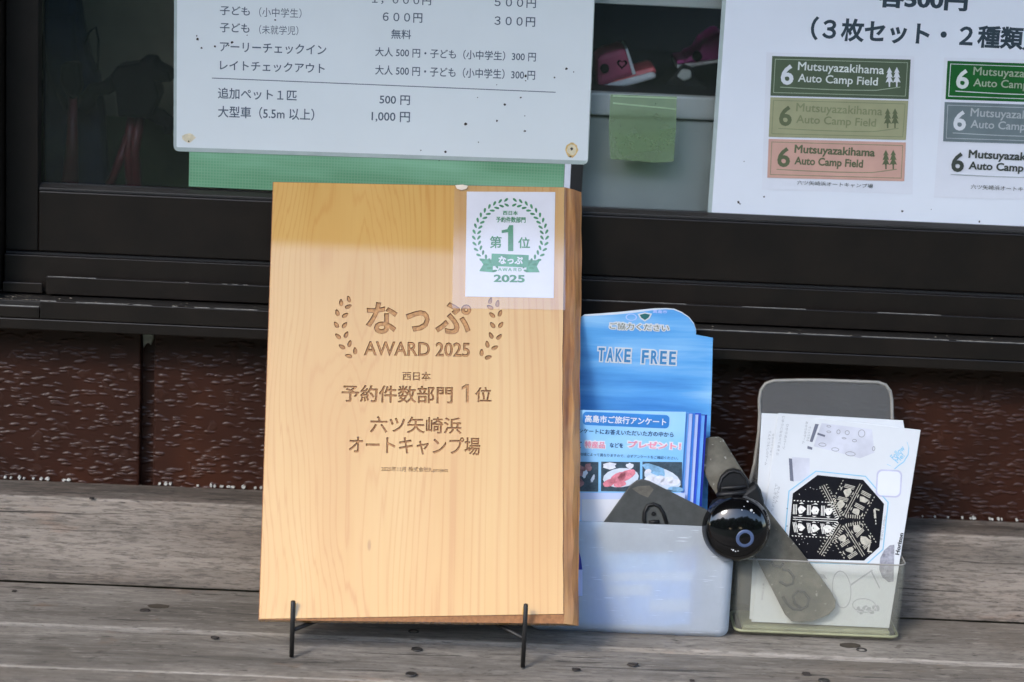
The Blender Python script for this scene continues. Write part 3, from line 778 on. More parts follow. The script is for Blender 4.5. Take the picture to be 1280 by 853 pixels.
tube('handle', [L3(150, 98), (*L3(135, 108)[:2], .01), L3(118, 112), L3(110, 125), L3(104, 138)], [.007, .006, .006, .008, .005], 'tripod_black', tri)
tube('cable', [L3(106, 55), L3(112, 40), L3(120, 34), L3(123, 50), L3(122, 90)], .0009, 'tripod_black', tri)
tube('handle', [L3(185, 140), L3(200, 146), L3(212, 154), L3(210, 168)], [.006, .007, .006, .003], 'tripod_black', tri)
tube('leg', [L3(166, 140), L3(160, 185), L3(165, 250)], .0042, 'tripod_red', tri)
tube('leg', [L3(176, 140), L3(168, 190), L3(172, 250)], .0042, 'tripod_red', tri)
tube('leg', [L3(160, 170), L3(148, 205), L3(132, 245)], .0035, 'tripod_red', tri)
Fm = wallframe(YL+.03)
coat = thing('navy_figure', 'long navy jacket standing in for a reflected person at the left of the window', 'figure', Fm.M)  # navy shape put here for the reflection of a person
prism('body', Fm.quad([(52, -30), (96, -30), (104, 30), (112, 70), (124, 95), (130, 150), (136, 250), (60, 250), (50, 100)]), -.02, .01, 'navy_cloth', coat, bevel=.008)
tube('sleeve', [(*Fm.loc(75, 20), .012), (*Fm.loc(84, 90), .016), (*Fm.loc(96, 130), .016)], [.014, .012, .009], 'navy_cloth', coat)
Fm = wallframe(YL-.02)
pole = thing('red_pole', 'dull red pole left of the tripod, in place of a reflected tripod leg', 'pole', Fm.M)  # reflected red leg, built as a solid pole behind the pane
tube('pole_shaft', [(*Fm.loc(91, 120), 0), (*Fm.loc(90, 185), 0), (*Fm.loc(86, 245), 0)], [.0035, .005, .008], 'tripod_red', pole)
prism('pole_grip', Fm.quad([(78, 78), (100, 76), (104, 110), (96, 124), (86, 122), (76, 100)]), -.008, .008, 'tripod_black', pole, bevel=.004)

# ================================================================== ON THE GLASS
NY = GY - .0006
def sheet_frame(bl, br, Y):
    a, b = atY(*bl, Y), atY(*br, Y); x = (b-a).normalized()
    return Frame(a, x, Vector((0, 0, 1)))
# price notice
FN = sheet_frame((217, 189), (735, 206), NY-.0008)
pn = thing('price_notice', 'laminated white price list with yen amounts taped inside the left window', 'notice', FN.M)
pn['label'] = 'laminated white price list with yen amounts on the window above the plaque'
WN = FN.loc(735, 206)[0]; HN = .19
prism('laminate', rrect(0, 0, WN, HN, .004, 4), 0, .0004, 'laminate_rim', pn)
prism('paper', rrect(.0022, .0030, WN-.0006, HN-.003, .001, 2), .00042, .00052, 'notice_paper', pn)
mat('slate_ink', (.075, .10, .135), .5, var=.1)
D = .012
P = []
for s, a, b, c, d, bo in [('子ども', 275, 8, 312.5, 19.5, D), ('（小中学生）', 324, 10, 377, 22, 0), ('子ども', 275, 29, 312, 41, D), ('（未就学児）', 324, 32, 373, 43.5, 0),
    ('アーリーチェックイン', 275, 54, 408, 67, D), ('レイトチェックアウト', 275, 77.5, 406, 90, D),
    ('追加ペット１匹', 272.5, 111, 371, 125, D), ('大型車（5.5m 以上）', 272.5, 134, 393, 149, D),
    ('１，０００円', 465, -4.5, 539, 6, D), ('５００円', 618, -2, 670, 9.5, D), ('６００円', 478.5, 16, 528, 28, D), ('３００円', 618, 21, 669, 33, D), ('無料', 489, 37, 514, 49, D),
    ('大人 500 円・子ども（小中学生）300 円', 469, 62, 670, 74, D), ('大人 500 円・子ども（小中学生）300 円', 469, 84.5, 669, 97, D),
    ('500 円', 474.5, 119, 512.5, 131, D), ('1,000 円', 464.5, 139.5, 512.5, 153, D)]:
    P += place(FN, s, a, b, c, d, bo)
fill('lettering', P, .00058, 'slate_ink', pn)
flat('rule_line', FN.quad([(265, 97.2), (694.5, 115), (694.5, 116), (265, 98.2)]), .00058, 'slate_ink', pn)
def speck(F, px, py, r, n=7):
    x, y = F.loc(px, py); r = r/1780
    return [(x+r*random.uniform(.55, 1.2)*cos(2*pi*i/n), y+r*random.uniform(.55, 1.2)*sin(2*pi*i/n)) for i in range(n)]
sp = [(247, 49, 2.1), (246, 45, 1.2), (252, 60, 1.8), (269, 58, 1.6), (290, 53, 2.2), (286, 57, 1.2), (344, 25, 1.5), (309, 44, 1), (657, 95, 2), (657, 101, 1), (708, 86, 2), (717, 90, 1), (693, 97, 1.3), (651, 122, 1.3),
      (631, 131, 2), (621, 151, 1.5), (656, 164, 1.8), (582, 155, 2.3), (598, 178, 1), (526, 188, 1), (557, 190, 1.8), (621, 106, .8), (549, 201, .8), (236, 177, 1.4), (597, 122, .8), (656, 145, .8), (714.5, 186, 2.2), (713, 196, 1.5)]
multi('specks', [speck(FN, *s) for s in sp], .00066, 'chip_dark', pn, kind='stuff')
mat('tape_white', (.72, .60, .46), .3, var=.05); mat('stain_ochre', (.62, .42, .16), .5, var=.3, vscale=300); mat('stain_pale', (.68, .60, .42), .5, var=.2, vscale=300)
cx, cy = FN.loc(714.5, 187.5)
ring = lambda r, k=.1: [(cx+r*.85*(1+random.uniform(-k, k))*cos(t*pi/9), cy+r*(1+random.uniform(-k, k))*sin(t*pi/9)) for t in range(18)]
flat('stain', ring(.0052), .00060, 'stain_pale', pn)
fill('stain', [ring(.0056), ring(.0041)], .00063, 'stain_ochre', pn)
fill('stain', [speck(FN, 236, 172, 8, 9)], .00060, 'stain_pale', pn)

# green mesh strip below it
FG = sheet_frame((236, 233), (704, 254), NY-.0001)
gm = thing('mesh_strip', 'pale green mesh strip on the glass under the price list', 'screen', FG.M)
xr = FG.loc(704, 240)[0]
prism('mesh_sheet', [(0, 0), (xr, 0), (xr, .045), (0, .045)], 0, .0005, 'green_mesh', gm)
e1 = FG.loc(712, 240)[0]
prism('pale_edge', [(xr+.0003, 0-.006), (e1, -.006), (e1, .045), (xr+.0003, .045)], 0, .0009, 'sheet_edge', gm)
e2 = FG.loc(727, 240)[0]
prism('dark_room_strip', [(e1+.0003, -.008), (e2, -.008), (e2, .045), (e1+.0003, .045)], 0, .0006, 'black_rubber_seal', gm)  # black strip standing in for the unlit room beside the mesh
x_ = [(236+ i*12) for i in range(10)]
# green tape
FT = sheet_frame((763, 200), (842, 204), NY-.0001)
gt = thing('green_tape', 'translucent pale green tape patch stuck on the glass between the two notices', 'tape', FT.M)
q = FT.quad([(763, 118), (846, 121), (845, 160), (842, 202), (820, 203.5), (800, 202), (763, 199), (761, 160)])
o = fill('tape_sheet', [q], .0002, 'green_tape_film', gt)
mat('tape_crease', (.33, .45, .28), .4)
multi('crease', [FT.quad([(766, 128), (846, 136), (846, 137.5), (766, 130)]), FT.quad([(766, 119), (846, 122), (846, 124), (766, 121)])], .0004, 'tape_crease', gt)
fill('crease_patch', [FT.quad([(767, 163), (780, 168), (800, 166), (844, 160), (842, 190), (820, 188), (795, 191), (778, 196), (772, 185)])], .0003, 'green_tape_film', gt)

# sticker poster
FP = sheet_frame((884, 272), (1280, 291), NY-.0008)
po = thing('sticker_poster', 'laminated poster pricing camp stickers, right end of the window', 'poster', FP.M)
WP = FP.loc(1400, 297)[0]; HP = .22
prism('laminate', rrect(0, 0, WP, HP, .004, 4), 0, .0004, 'laminate_rim', po)
prism('paper', rrect(.003, .0035, WP-.003, HP-.003, .001, 2), .00042, .00052, 'poster_paper', po)
mat('poster_ink', (.035, .055, .07), .5)
mat('card_green', (.085, .115, .070), .5, var=.06); mat('card_khaki', (.34, .34, .20), .5, var=.06); mat('card_pink', (.60, .36, .29), .5, var=.06)
mat('card_deepgreen', (.012, .11, .022), .5, var=.1); mat('card_grey', (.16, .20, .21), .5, var=.1)
mat('olive_ink', (.12, .14, .075), .5); mat('khaki_ink', (.22, .24, .13), .5); mat('paleprint_ink', (.66, .70, .66), .5); mat('sage_line', (.32, .38, .27), .5)
mat('greyprint_ink', (.42, .45, .46), .5); mat('dark_card_ink', (.06, .07, .06), .5)
fill('lettering', place(FP, '各500円', 1097, -14, 1210, 12, .042)+place(FP, '（３枚セット・２種類）', 1013, 27, 1289, 57, .032), .00058, 'poster_ink', po)
def trees(F, x0, y0, x1, y1):
    out = []
    xm = (x0+x1)/2; d = (y1-y0)
    for cx_, dy in ((x0+(x1-x0)*.27, 0), (x0+(x1-x0)*.73, 0)):
        hw = (x1-x0)*.24
        pts = [(cx_, y0)]
        for k in range(3):
            yb = y0+d*(.30+.24*k); pts += [(cx_+hw*(.75+.12*k), yb), (cx_+hw*.35, yb-1)]
        pts += [(cx_+.9, y0+d*.8), (cx_+.9, y1), (cx_-.9, y1), (cx_-.9, y0+d*.8)]
        for k in (2, 1, 0):
            yb = y0+d*(.30+.24*k); pts += [(cx_-hw*.35, yb-1), (cx_-hw*(.75+.12*k), yb)]
        out.append(F.quad(pts))
    return out
def six(F, x0, y0, x1, y1):
    return place(F, '6', x0, y0, x1, y1, .025)
def banner(parent, F, q, ink6, inkt, inkl, mt, full=True, dx=0, bt=.012, tw=(0, 0)):
    (ax, ay), (bx, by), (cx_, cy_), (dx_, dy_) = q
    if mt: flat('banner', F.quad(q), .0012, mt, parent)
    h = dy_-ay; s = (by-ay)/(bx-ax)
    # lettering placed relative to the banner's upper left
    def tx(s_, x0, y0, x1, y1, b): return place(F, s_, x0, y0, x1, y1, b)
    X = ax; 
    yc = lambda x: ay+s*(x-ax)
    fill('numeral', six(F, X+11, yc(X+18)+h*.20, X+27, yc(X+18)+h*.72), .0014, ink6, parent)
    t = []
    t += tx('Mutsuyazakihama', X+32, yc(X+85)+h*.15, X+140+tw[0], yc(X+85)+h*.43, bt)
    t += tx('Auto Camp Field', X+32, yc(X+80)+h*.45, X+132+tw[1], yc(X+80)+h*.72, bt)
    fill('lettering', t, .0014, inkt, parent)
    if full: multi('tree_mark', trees(F, X+141, yc(X+150)+h*.20, X+161, yc(X+150)+h*.70), .0014, ink6, parent)
    fr = []
    if mt:
        i = 3.5
        o_ = [(ax+i, ay+i), (bx-i, by+i), (cx_-i, cy_-i), (dx_+i, dy_-i)]; n_ = [(ax+i+.8, ay+i+.8), (bx-i-.8, by+i+.8), (cx_-i-.8, cy_-i-.8), (dx_+i+.8, dy_-i-.8)]
        fill('border_line', [F.quad(o_), F.quad(n_)], .0013, inkl, parent)
    u = [(X+10+k*15, yc(X+10+k*15)+h*(.78+.03*sin(k/10*pi*1.0))-(.0 if k < 9 else (k-8)*2)) for k in range(11)]
    flat('swash', F.quad([(a, b-.5) for a, b in u]+[(a, b+.5) for a, b in u[::-1]]), .0013, inkl, parent)
c1 = flat('sticker_card', FP.quad([(958, 65.5), (1142.5, 70), (1140.5, 243), (952, 237)]), .0008, 'card_white', po)
banner(c1, FP, [(965, 70), (1138, 74.5), (1135.3, 124), (962.8, 119.5)], 'sheet_white', 'paleprint_ink', 'sage_line', 'card_green')
banner(c1, FP, [(962.8, 121.5), (1135, 126), (1132, 175), (960.6, 171)], 'olive_ink', 'khaki_ink', 'khaki_ink', 'card_khaki')
banner(c1, FP, [(960.6, 173.5), (1132, 178), (1130, 226.5), (958.8, 222)], 'olive_ink', 'olive_ink', 'khaki_ink', 'card_pink', bt=.03, tw=(-7, -14))
fill('caption', place(FP, '六ツ矢崎浜オートキャンプ場', 996, 227.5, 1091, 233, .0), .0014, 'dark_card_ink', c1)
c2 = flat('sticker_card', FP.quad([(1180, 72), (1372, 76), (1368, 252), (1167, 247)]), .0008, 'card_white', po)
banner(c2, FP, [(1184, 76), (1360, 82), (1358, 130), (1181.5, 124)], 'paleprint_ink', 'sage_line', 'paleprint_ink', 'card_deepgreen')
banner(c2, FP, [(1180.5, 127.5), (1358, 133), (1356, 182), (1178.5, 176.5)], 'sheet_white', 'greyprint_ink', 'greyprint_ink', 'card_grey')
banner(c2, FP, [(1178, 180), (1356, 185), (1354, 233), (1176, 228)], 'dark_card_ink', 'dark_card_ink', 'greyprint_ink', None, bt=.03)
fill('caption', place(FP, '六ツ矢崎浜オートキャンプ場', 1213, 232.5, 1308, 238.5, 0), .0014, 'dark_card_ink', c2)
sp = [(923, 253, 2.2), (955, 246, 1.4), (1128, 264, 1.8), (1035, 274, 1.5), (1224, 277, 1.6), (925, 255, 1), (1164, 262, .8), (930, 202, .8)]
multi('specks', [speck(FP, *s) for s in sp], .00066, 'chip_dark', po, kind='stuff')

# ================================================================== THE PLAQUE
BL, BR, TL, TR = (Vector(p) for p in ((-.1797, -.1415, .0266), (.0358, -.1363, .0314), (-.1895, .0022, .3136), (.026, .0074, .3183)))
FQ = Frame(BL, BR-BL, TL-BL)
pq = thing('award_plaque', 'light wooden award plaque with engraved lettering and a live bark edge', 'plaque', FQ.M)
PW, PH = .2156, .3211
TH = .0125      # thickness
random.seed(11)
# wavy right side
NR = 48
def wav(t, k): return .0003*sin(t*2.3+k)+.0002*sin(t*9+2*k)+(.0012*math.exp(-((t-.025)/.03)**2) if k == 0 else 0)
frontR = [(PW-.0012-.0012*sin(t/NR*pi)-max(0, wav(t/NR*6, 0))*(.8), PH*t/NR) for t in range(NR+1)]
frontR[0] = (PW-.0022, 0.0)
backR = [(PW+.0094+.0022*t/NR+wav(t/NR*6, 3), PH*t/NR) for t in range(NR+1)]
E0 = .0011
fo = [(0, 0)]+frontR+[(0, PH)]
# body
v = [(x, y, -E0) for x, y in fo]; n = len(v)
v += [(0, 0, -TH)]+[(x, y, -TH) for x, y in backR]+[(0, PH, -TH)]
mid = [((a[0]*.42+b[0]*.58)+.0008*sin(i*.9), a[1], -TH*.5) for i, (a, b) in enumerate(zip(frontR, backR))]
k0 = len(v); v += mid
fs = [tuple(range(n)), tuple(range(n, 2*n))[::-1]]
fm = [1, 0]
for i in range(n):
    j = (i+1) % n
    if 1 <= i <= NR:
        fs.append((i, j, k0+j-1, k0+i-1)); fs.append((k0+i-1, k0+j-1, n+j, n+i)); fm += [2, 2]
    else: fs.append((i, j, n+j, n+i)); fm.append(0)
fs[2+0] = (0, 1, k0, n+1, n)
me = bpy.data.meshes.new('board_body'); me.from_pydata(v, [], fs)
mat('engraved_char', (.27, .115, .04), .75, var=.3, vscale=500)
for a in ('varnished_wood', 'engraved_char', 'live_edge_wood'): me.materials.append(MATS[a])
for p, mi in zip(me.polygons, fm): p.material_index = mi
top_i = [i for i in range(len(fs)) if len(fs[i]) == 4 and set(fs[i]) == {n-2, n-1, 2*n-2, 2*n-1}]
bm = bmesh.new(); bm.from_mesh(me); bmesh.ops.recalc_face_normals(bm, faces=bm.faces); bm.to_mesh(me); bm.free()
o = bpy.data.objects.new('board_body', me); link(o, pq)
# engraved face: a 1 mm skin with the letters cut through it
S = []
def strokes(cl, wd):          # ribbon outline along a centre line
    P_ = [Vector(p) for p in cl]; l, r = [], []
    for i, p in enumerate(P_):
        t = (P_[min(i+1, len(P_)-1)]-P_[max(i-1, 0)]).normalized(); nn = Vector((-t.y, t.x))*wd/2
        l.append(tuple(p+nn)); r.append(tuple(p-nn))
    return l+r[::-1]
for s, a, b, c, d, bo in [('な', 457.5, 378, 497, 417.5, .030), ('っ', 507, 388, 537, 415, .035), ('ぷ', 544, 378, 589, 418, .030),
    ('AWARD 2025', 455, 427.5, 587.5, 445.5, .022), ('西日本', 503, 465, 538.5, 476, .018), ('予約件数部門', 427, 482, 566, 504, .018), ('位', 594, 484, 614.5, 503, .018),
    ('六ツ矢崎浜', 462.5, 521, 577, 542, .016), ('オートキャンプ場', 436, 546, 600.5, 568.5, .016), ('2025年11月 株式会社R.project', 476.5, 583.8, 560, 591, .012)]:
    S += place(FQ, s, a, b, c, d, bo)
S.append(FQ.quad([(582.5, 480.5), (586.3, 480.5), (586, 503.6), (582.2, 503.5), (582.5, 485.5), (577, 487.5), (577, 484)]))
def laurel_side(sgn):
    out = []
    if sgn < 0: pts = [(441, 446), (433, 436), (428, 424), (425.5, 411), (426, 397), (430, 385), (436, 374)]
    else: pts = [(605, 448), (613, 437), (618.5, 425), (621, 411), (620.5, 397), (618, 386), (613, 376)]
    for i in range(len(pts)-1):
        (ax, ay), (bx, by) = pts[i], pts[i+1]
        for f_ in (.15,):
            px, py = ax+(bx-ax)*f_, ay+(by-ay)*f_
            d = math.atan2(-(by-ay), bx-ax)
            for s2 in (-1, 1):
                x, y = FQ.loc(px+s2*5.2*sin(d), py+s2*5.2*cos(d)-2.5)
                out.append(leaf(x, y, d+s2*-.62, .0054, .0030, 10))
    x, y = FQ.loc(*pts[-1]); out.append(leaf(x, y, pi/2-.3*-sgn*-1, .0052, .0028, 10))
    return out
S += laurel_side(-1)+laurel_side(1)
ins = .0006
outline = [(ins, ins)]+[(x-ins, min(max(y, ins), PH-ins)) for x, y in frontR[1:-1]]+[(frontR[-1][0]-ins, PH-ins), (ins, PH-ins)]
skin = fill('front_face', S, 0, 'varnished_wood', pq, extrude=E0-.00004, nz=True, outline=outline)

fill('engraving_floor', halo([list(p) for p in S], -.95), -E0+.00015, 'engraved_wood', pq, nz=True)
# ranking card taped to it
ca = thing('ranking_card', 'white ranking card with green laurel taped to the upper right of the plaque', 'card', FQ.M)
flm = FQ.quad([(568, 231), (707, 236), (706.5, 388), (565, 386)])
def warped(name, q, z0, z1, mt, parent, nx=14, ny=14):
    v, f = [], []
    for j in range(ny+1):
        for i in range(nx+1):
            s, t = i/nx, j/ny
            x = (q[3][0]*(1-s)+q[2][0]*s)*(1-t)+(q[0][0]*(1-s)+q[1][0]*s)*t
            y = (q[3][1]*(1-s)+q[2][1]*s)*(1-t)+(q[0][1]*(1-s)+q[1][1]*s)*t
            b = 4*s*(1-s); c = 4*t*(1-t)
            v.append((x, y, z0+(z1-z0)*(.75*t*t+.25*b*t)))
    for j in range(ny):
        for i in range(nx): a = j*(nx+1)+i; f.append((a, a+1, a+nx+2, a+nx+1))
    return mesh(name, v, f, mt, parent, smooth=True)
CQ = [(583.5, 240), (694, 240.5), (692, 373), (581.5, 371)]
prism('card', FQ.quad(CQ), .0002, .0005, 'card_white', ca)
warped('clear_sleeve', flm, .0010, .0016, 'taped_film', ca)
flat('tape_tab', FQ.quad([(569, 232.6), (578, 231.9), (585, 233.4), (583, 237), (577, 238.8), (571, 237)]), .0018, 'tape_white', ca)
G = []
for s, a, b, c, d, bo in [('西日本', 628.5, 264, 647.5, 269.5, .03), ('予約件数部門', 620, 271.5, 657, 279, .03), ('第', 612, 295.5, 627, 311, .02), ('位', 647.5, 297, 662.5, 311, .02), ('2025', 617, 344, 656, 353.5, .035)]:
    G += place(FQ, s, a, b, c, d, bo)
one = FQ.quad([(636.5, 282), (641.5, 282), (641.5, 314.5), (635, 314.5), (635, 291), (627, 292), (627, 288.5), (634, 287)])
fill('lettering', G+[one], .00075, 'green_ink', ca)
lv = []
cxp, cyp, rx, ry = 638, 296.5, 42.5, 43
for sgn in (-1, 1):
    for k in range(17):
        a = radians(97+k*9.4) if sgn < 0 else radians(83-k*9.4)
        px, py = cxp+rx*cos(a)-(2 if k > 14 else 0)*sgn*-1, cyp-ry*sin(a)
        tang = a-pi/2*sgn*-1
        for s2, rr in ((1, 3.2), (-1, -3.0)):
            x, y = FQ.loc(px+rr*cos(a), py-rr*sin(a))
            lv.append(leaf(x, y, tang+(.65*s2 if sgn < 0 else -.65*s2)+pi, .0040, .0018, 8))
multi('laurel_leaf_print', lv, .00075, 'green_ink', ca)
rib = [FQ.quad([(599, 323.5), (616, 325), (616, 341), (599, 339.5), (604, 331)]), FQ.quad([(659, 325.5), (675, 326), (671, 333.5), (674.5, 341), (657.5, 341)])]
for r_ in rib: flat('ribbon_tail', r_, .00072, 'banner_green_ink', ca)
fill('ribbon', [FQ.quad([(614.5, 317.5), (661, 319.5), (660, 335), (614, 333)])], .00080, 'banner_green_ink', ca)
fill('ribbon_lettering', place(FQ, 'なっぷ', 623, 321, 653.5, 331, .04), .0009, 'card_white', ca)
fill('award_lettering', place(FQ, 'ＡＷＡＲＤ', 622.5, 335.5, 652, 339.5, .03), .00075, 'banner_green_ink', ca)

# stand
st = thing('plaque_stand', 'black iron easel stand holding up the wooden plaque', 'stand')
st.location = (-.075, -.14, 0); so_ = Vector((.075, .14, 0))
def rod(name, pts, r=.0017): return tube(name, [Vector(p)+so_ for p in pts], r, 'black_iron', st, seg=10)
pl, pr = atZ(364.5, 821, 0.0), atZ(653.5, 834, 0.0)
# uprights stand just in front of the board's lower edge
def up(p, ztop, nm):
    rod('upright', [(p.x, p.y, .0), (p.x, p.y, ztop*.5), (p.x, p.y, ztop-.0006), (p.x, p.y, ztop)], [.0017, .0017, .0017, .0011])
topz = lambda px, py, Y: atY(px, py, Y).z
up(pl, topz(363, 751, pl.y), 'l'); up(pr, topz(654, 755, pr.y), 'r')
hub = Vector((-.074, -.03, .019))
zl_, zr_ = .0195, .021
rod('arm', [(pl.x, pl.y, zl_), (hub.x-.004, hub.y, zl_)], .0016); rod('arm', [(pr.x, pr.y, zr_), (hub.x+.004, hub.y, zr_)], .0016)
rod('rear_leg', [(hub.x, hub.y+.002, 0), (hub.x, hub.y+.004, .022)])
nrm = FQ.z
bk = lambda y_: FQ.M @ Vector((.108, y_, -TH-.003))
rod('back_rest', [(hub.x, hub.y+.004, .0215), bk(.10), bk(.19)])

# ================================================================== BLUE LEAFLET HOLDER
def bin_mesh(name, x0, x1, y0, y1, h, r, th, mt, parent, off, taper=0, hb=None):
    def loop(z, ins, k=1.0, tt=0):
        pts = rrect(x0+ins-tt, y0+ins, x1-ins+tt, y1-ins, max(.0005, r-ins*.8), 6)
        return [Vector((a, b, (z if not callable(z) else z(b))))-off for a, b in pts]
    R = .006
    L_ = [loop(0, R*.9)]
    for k in range(1, 6):
        a = k/5*pi/2; L_.append(loop(R*(1-cos(a)), R*(1-sin(a))*.9))
    L_.append(loop(h*.5, 0, tt=taper/2)); L_.append(loop(h-.0006, 0, tt=taper)); L_.append(loop(h, .0005, tt=taper)); L_.append(loop(h, th-.0004, tt=taper)); L_.append(loop(h-.001, th, tt=taper))
    L_.append(loop(h*.5, th, tt=taper/2)); L_.append(loop(R, th)); L_.append(loop(th, R))
    return loft(name, L_, mt, parent)
BX0 = .012; BX1 = atY(917, 720, -.062).x-.0005
O1 = Vector((.09, -.045, 0))
lh = thing('leaflet_bin', 'milky translucent plastic bin full of blue leaflets', 'container'); lh.location = O1
bh = atY(800, 655, -.066).z
bin_mesh('bin_body', BX0, BX1, -.066, -.022, bh, .009, .0014, 'milky_plastic', lh, O1)
# sticker on its left end, only a sliver shows past the plaque
Fb = wallframe(-.0665)
stk = tag(prism('bin_sticker', Fb.quad([(715, 672), (722, 684), (726, 697), (728, 712), (728, 745), (715, 745)]), -.0001, .0002, 'edge_pale', None), 'pale sticker on the left end of the milky bin beside the plaque', 'sticker')
stk.matrix_world = Fb.M
prism('navy_arc', Fb.quad([(712, 668), (722, 684), (726, 697), (728, 712), (712, 712)]), .0003, .0005, 'edge_navy', stk)

# backing board with TAKE FREE
FB = Frame((.09, -.030, .0), Vector((1, 0, 0)), Vector((0, .05, 1)))
bb = thing('display_board', 'blue lake-print board reading TAKE FREE behind the leaflets', 'sign', FB.M)
out = [(712, 404), (722, 398.5), (729, 395.5), (745, 394.8), (770, 393.4), (795, 391), (815, 388), (832, 386.8), (842, 387.5), (852, 391.5), (861, 397.5), (867, 405), (869.5, 412), (870, 418.5), (891, 422.5), (890, 470), (888.5, 520), (886, 580), (883.5, 655)]
q = FB.quad(out)+[(FB.loc(883, 655)[0], .004), (FB.loc(712, 655)[0], .004)]
prism('printed_board', q, -.0006, .0006, 'lake_print', bb)
lip = FB.quad([(722, 399), (731, 393.6), (750, 392.4), (775, 390.4), (800, 387.8), (818, 386), (833, 385.6), (843, 386.5), (852.6, 390.6), (861.6, 396.8), (867.7, 404.5), (870.4, 412), (870.6, 418), (867, 405), (850, 391.5), (832, 388), (800, 391.5), (770, 394), (740, 396)])
fill('white_edge', [lip], -.0015, 'sheet_white', bb)
mat('cyan_ink', (.06, .24, .48), .5)
mat('teal_ink', (.03, .14, .14), .5)
a_ = [('ご協力ください', 760.5, 403.5, 837.5, 413.5)]
fill('lettering_halo', halo(place(FB, a_[0][0], 762, 404.5, 836, 412.5, seg=2), 1.5), .0009, 'sheet_white', bb)
fill('lettering', place(FB, *[a_[0][0], 762, 404.5, 836, 412.5], bold=.0), .0012, 'olive_ink', bb)
for s, x0_, y0_, x1_, y1_ in (('TAKE', 746, 433.5, 789.5, 454), ('FREE', 800.5, 436.5, 846, 457)):
    for ch in range(4):
        wch = (x1_-x0_)/4; xa_ = x0_+ch*wch; dy = ch*wch*.05-(x1_-x0_)*.02
        lp = place(FB, s[ch], xa_+2.0, y0_+dy+2.2, xa_+wch-1.6, y1_+dy-2.2, bold=.012)
        fill('letter_halo', halo(lp, 2.0), .0009+.00003*ch, 'sheet_white', bb)
        fill('letter', halo(lp, .35), .0012, 'cyan_ink', bb)
ex, ey = FB.loc(789, 396.5); e = lambda r, k=1: [(ex+r*1.6*cos(t*pi/10), ey+r*sin(t*pi/10)*k) for t in range(20)]
fill('emblem_ring', [e(.0026), e(.0021)], .0009, 'edge_pale', bb)
fill('emblem_shield', [FB.quad([(797, 392.5), (806, 390.5), (815, 392), (812, 398), (806, 402), (800, 398)])], .0009, 'sheet_white', bb)
fill('emblem_shield', [FB.quad([(799.5, 393.5), (806, 391.8), (812.5, 393.2), (810.5, 397), (806, 400), (801.5, 397)])], .0011, 'teal_ink', bb)
fill('emblem_lettering', place(FB, '高島市', 816, 387.6, 834, 391.6, .02), .0009, 'edge_pale', bb)

# leaflets: fanned stack
FLs = Frame((.09, -.050, .003), Vector((1, 0, 0)), Vector((0, .035, 1)))
stack = []
def leaflet(label, px_r, py_t, zoff, mt, py_tr=None, Fm=FLs):
    t = thing('leaflet', label, 'leaflet', Fm.M, 'blue survey leaflets in the milky bin')
    xl = Fm.loc(716, py_t, zoff)[0]; xr_, yt = Fm.loc(px_r, py_tr or py_t+2.5, zoff)
    yl = Fm.loc(716, py_t, zoff)[1]
    prism('sheet', [(xl, .002), (xr_, .002), (xr_, yt), (xl, yl)], zoff, zoff+.0005, mt, t)
    return t
for i, (px_r, py_t, m_) in enumerate([(884, 516, 'edge_navy'), (881, 517, 'edge_sky'), (876.5, 514, 'edge_royal'), (873, 516, 'edge_pale'), (869, 514, 'edge_blue'), (865.5, 515, 'edge_pale'), (861, 513.5, 'edge_sky')]):
    nm = ['dark navy edge of a leaflet furthest right in the fan', 'sky blue leaflet edge second from the right of the fan', 'royal blue leaflet edge third from the right of the fan',
          'lilac leaflet edge in the middle of the fan', 'mid blue leaflet edge left of the lilac one in the fan', 'pale lilac leaflet edge just behind the front leaflets', 'sky blue leaflet right behind the front printed leaflet'][i]
    leaflet(nm, px_r, py_t, i*.0009, m_)
lf = leaflet('front blue survey leaflet with food photos and pink words', 857.5, 512.5, .0075, 'leaflet_print', 515)
zf = .0075
def LQ(pts): return FLs.quad(pts, zf)
Z1, Z2, Z3 = zf+.0007, zf+.0009, zf+.0011
flat('lower_panel', LQ([(716, 616), (856.5, 616), (855.5, 650), (716, 650)]), zf+.0006, 'leaflet_lilac', lf)
mat('pill_blue', (.035, .22, .60), .5); mat('navy_ink', (.02, .06, .16), .5); mat('pink_ink', (.80, .30, .42), .5)
x, y = LQ([(728, 531), (837, 519)]);  flat('header_pill', rrect(x[0], x[1], y[0], y[1], .0028, 5), Z1, 'pill_blue', lf)
fill('header_lettering', place(FLs, '高島市ご旅行アンケート', 731, 520.5, 833, 530, .022, z=zf), Z2, 'card_white', lf)
fill('lettering', place(FLs, 'ンケートにお答えいただいた方の中から', 723, 537.5, 842, 544, .014, z=zf)+place(FLs, 'などを', 762, 553.5, 779, 559.5, .015, z=zf)+place(FLs, '※地域によって異なりますので、必ずアンケートをご確認ください。', 722, 568, 848, 572, .0, z=zf)+place(FLs, 'て', 721, 552, 727, 560, .02, z=zf), Z2, 'navy_ink', lf)
fill('lettering_halo', halo(place(FLs, '特産品', 731, 551.5, 756, 560, .02, z=zf, seg=2), 1.3), Z1, 'card_white', lf)
fill('lettering_halo', halo(place(FLs, 'プレゼント！', 785, 552, 851, 560.5, .03, z=zf, seg=2), 1.4), Z1+.00003, 'card_white', lf)
fill('accent_lettering', place(FLs, '特産品', 731, 551.5, 756, 560, .02, z=zf)+place(FLs, 'プレゼント！', 785, 552, 851, 560.5, .03, z=zf), Z3, 'pink_ink', lf)
mat('photo_slate', (.045, .075, .10), .5, var=.4, vscale=300); mat('plate_white', (.62, .70, .80), .5, var=.1, vscale=200); mat('fish_pink', (.72, .24, .30), .5, var=.25, vscale=350)
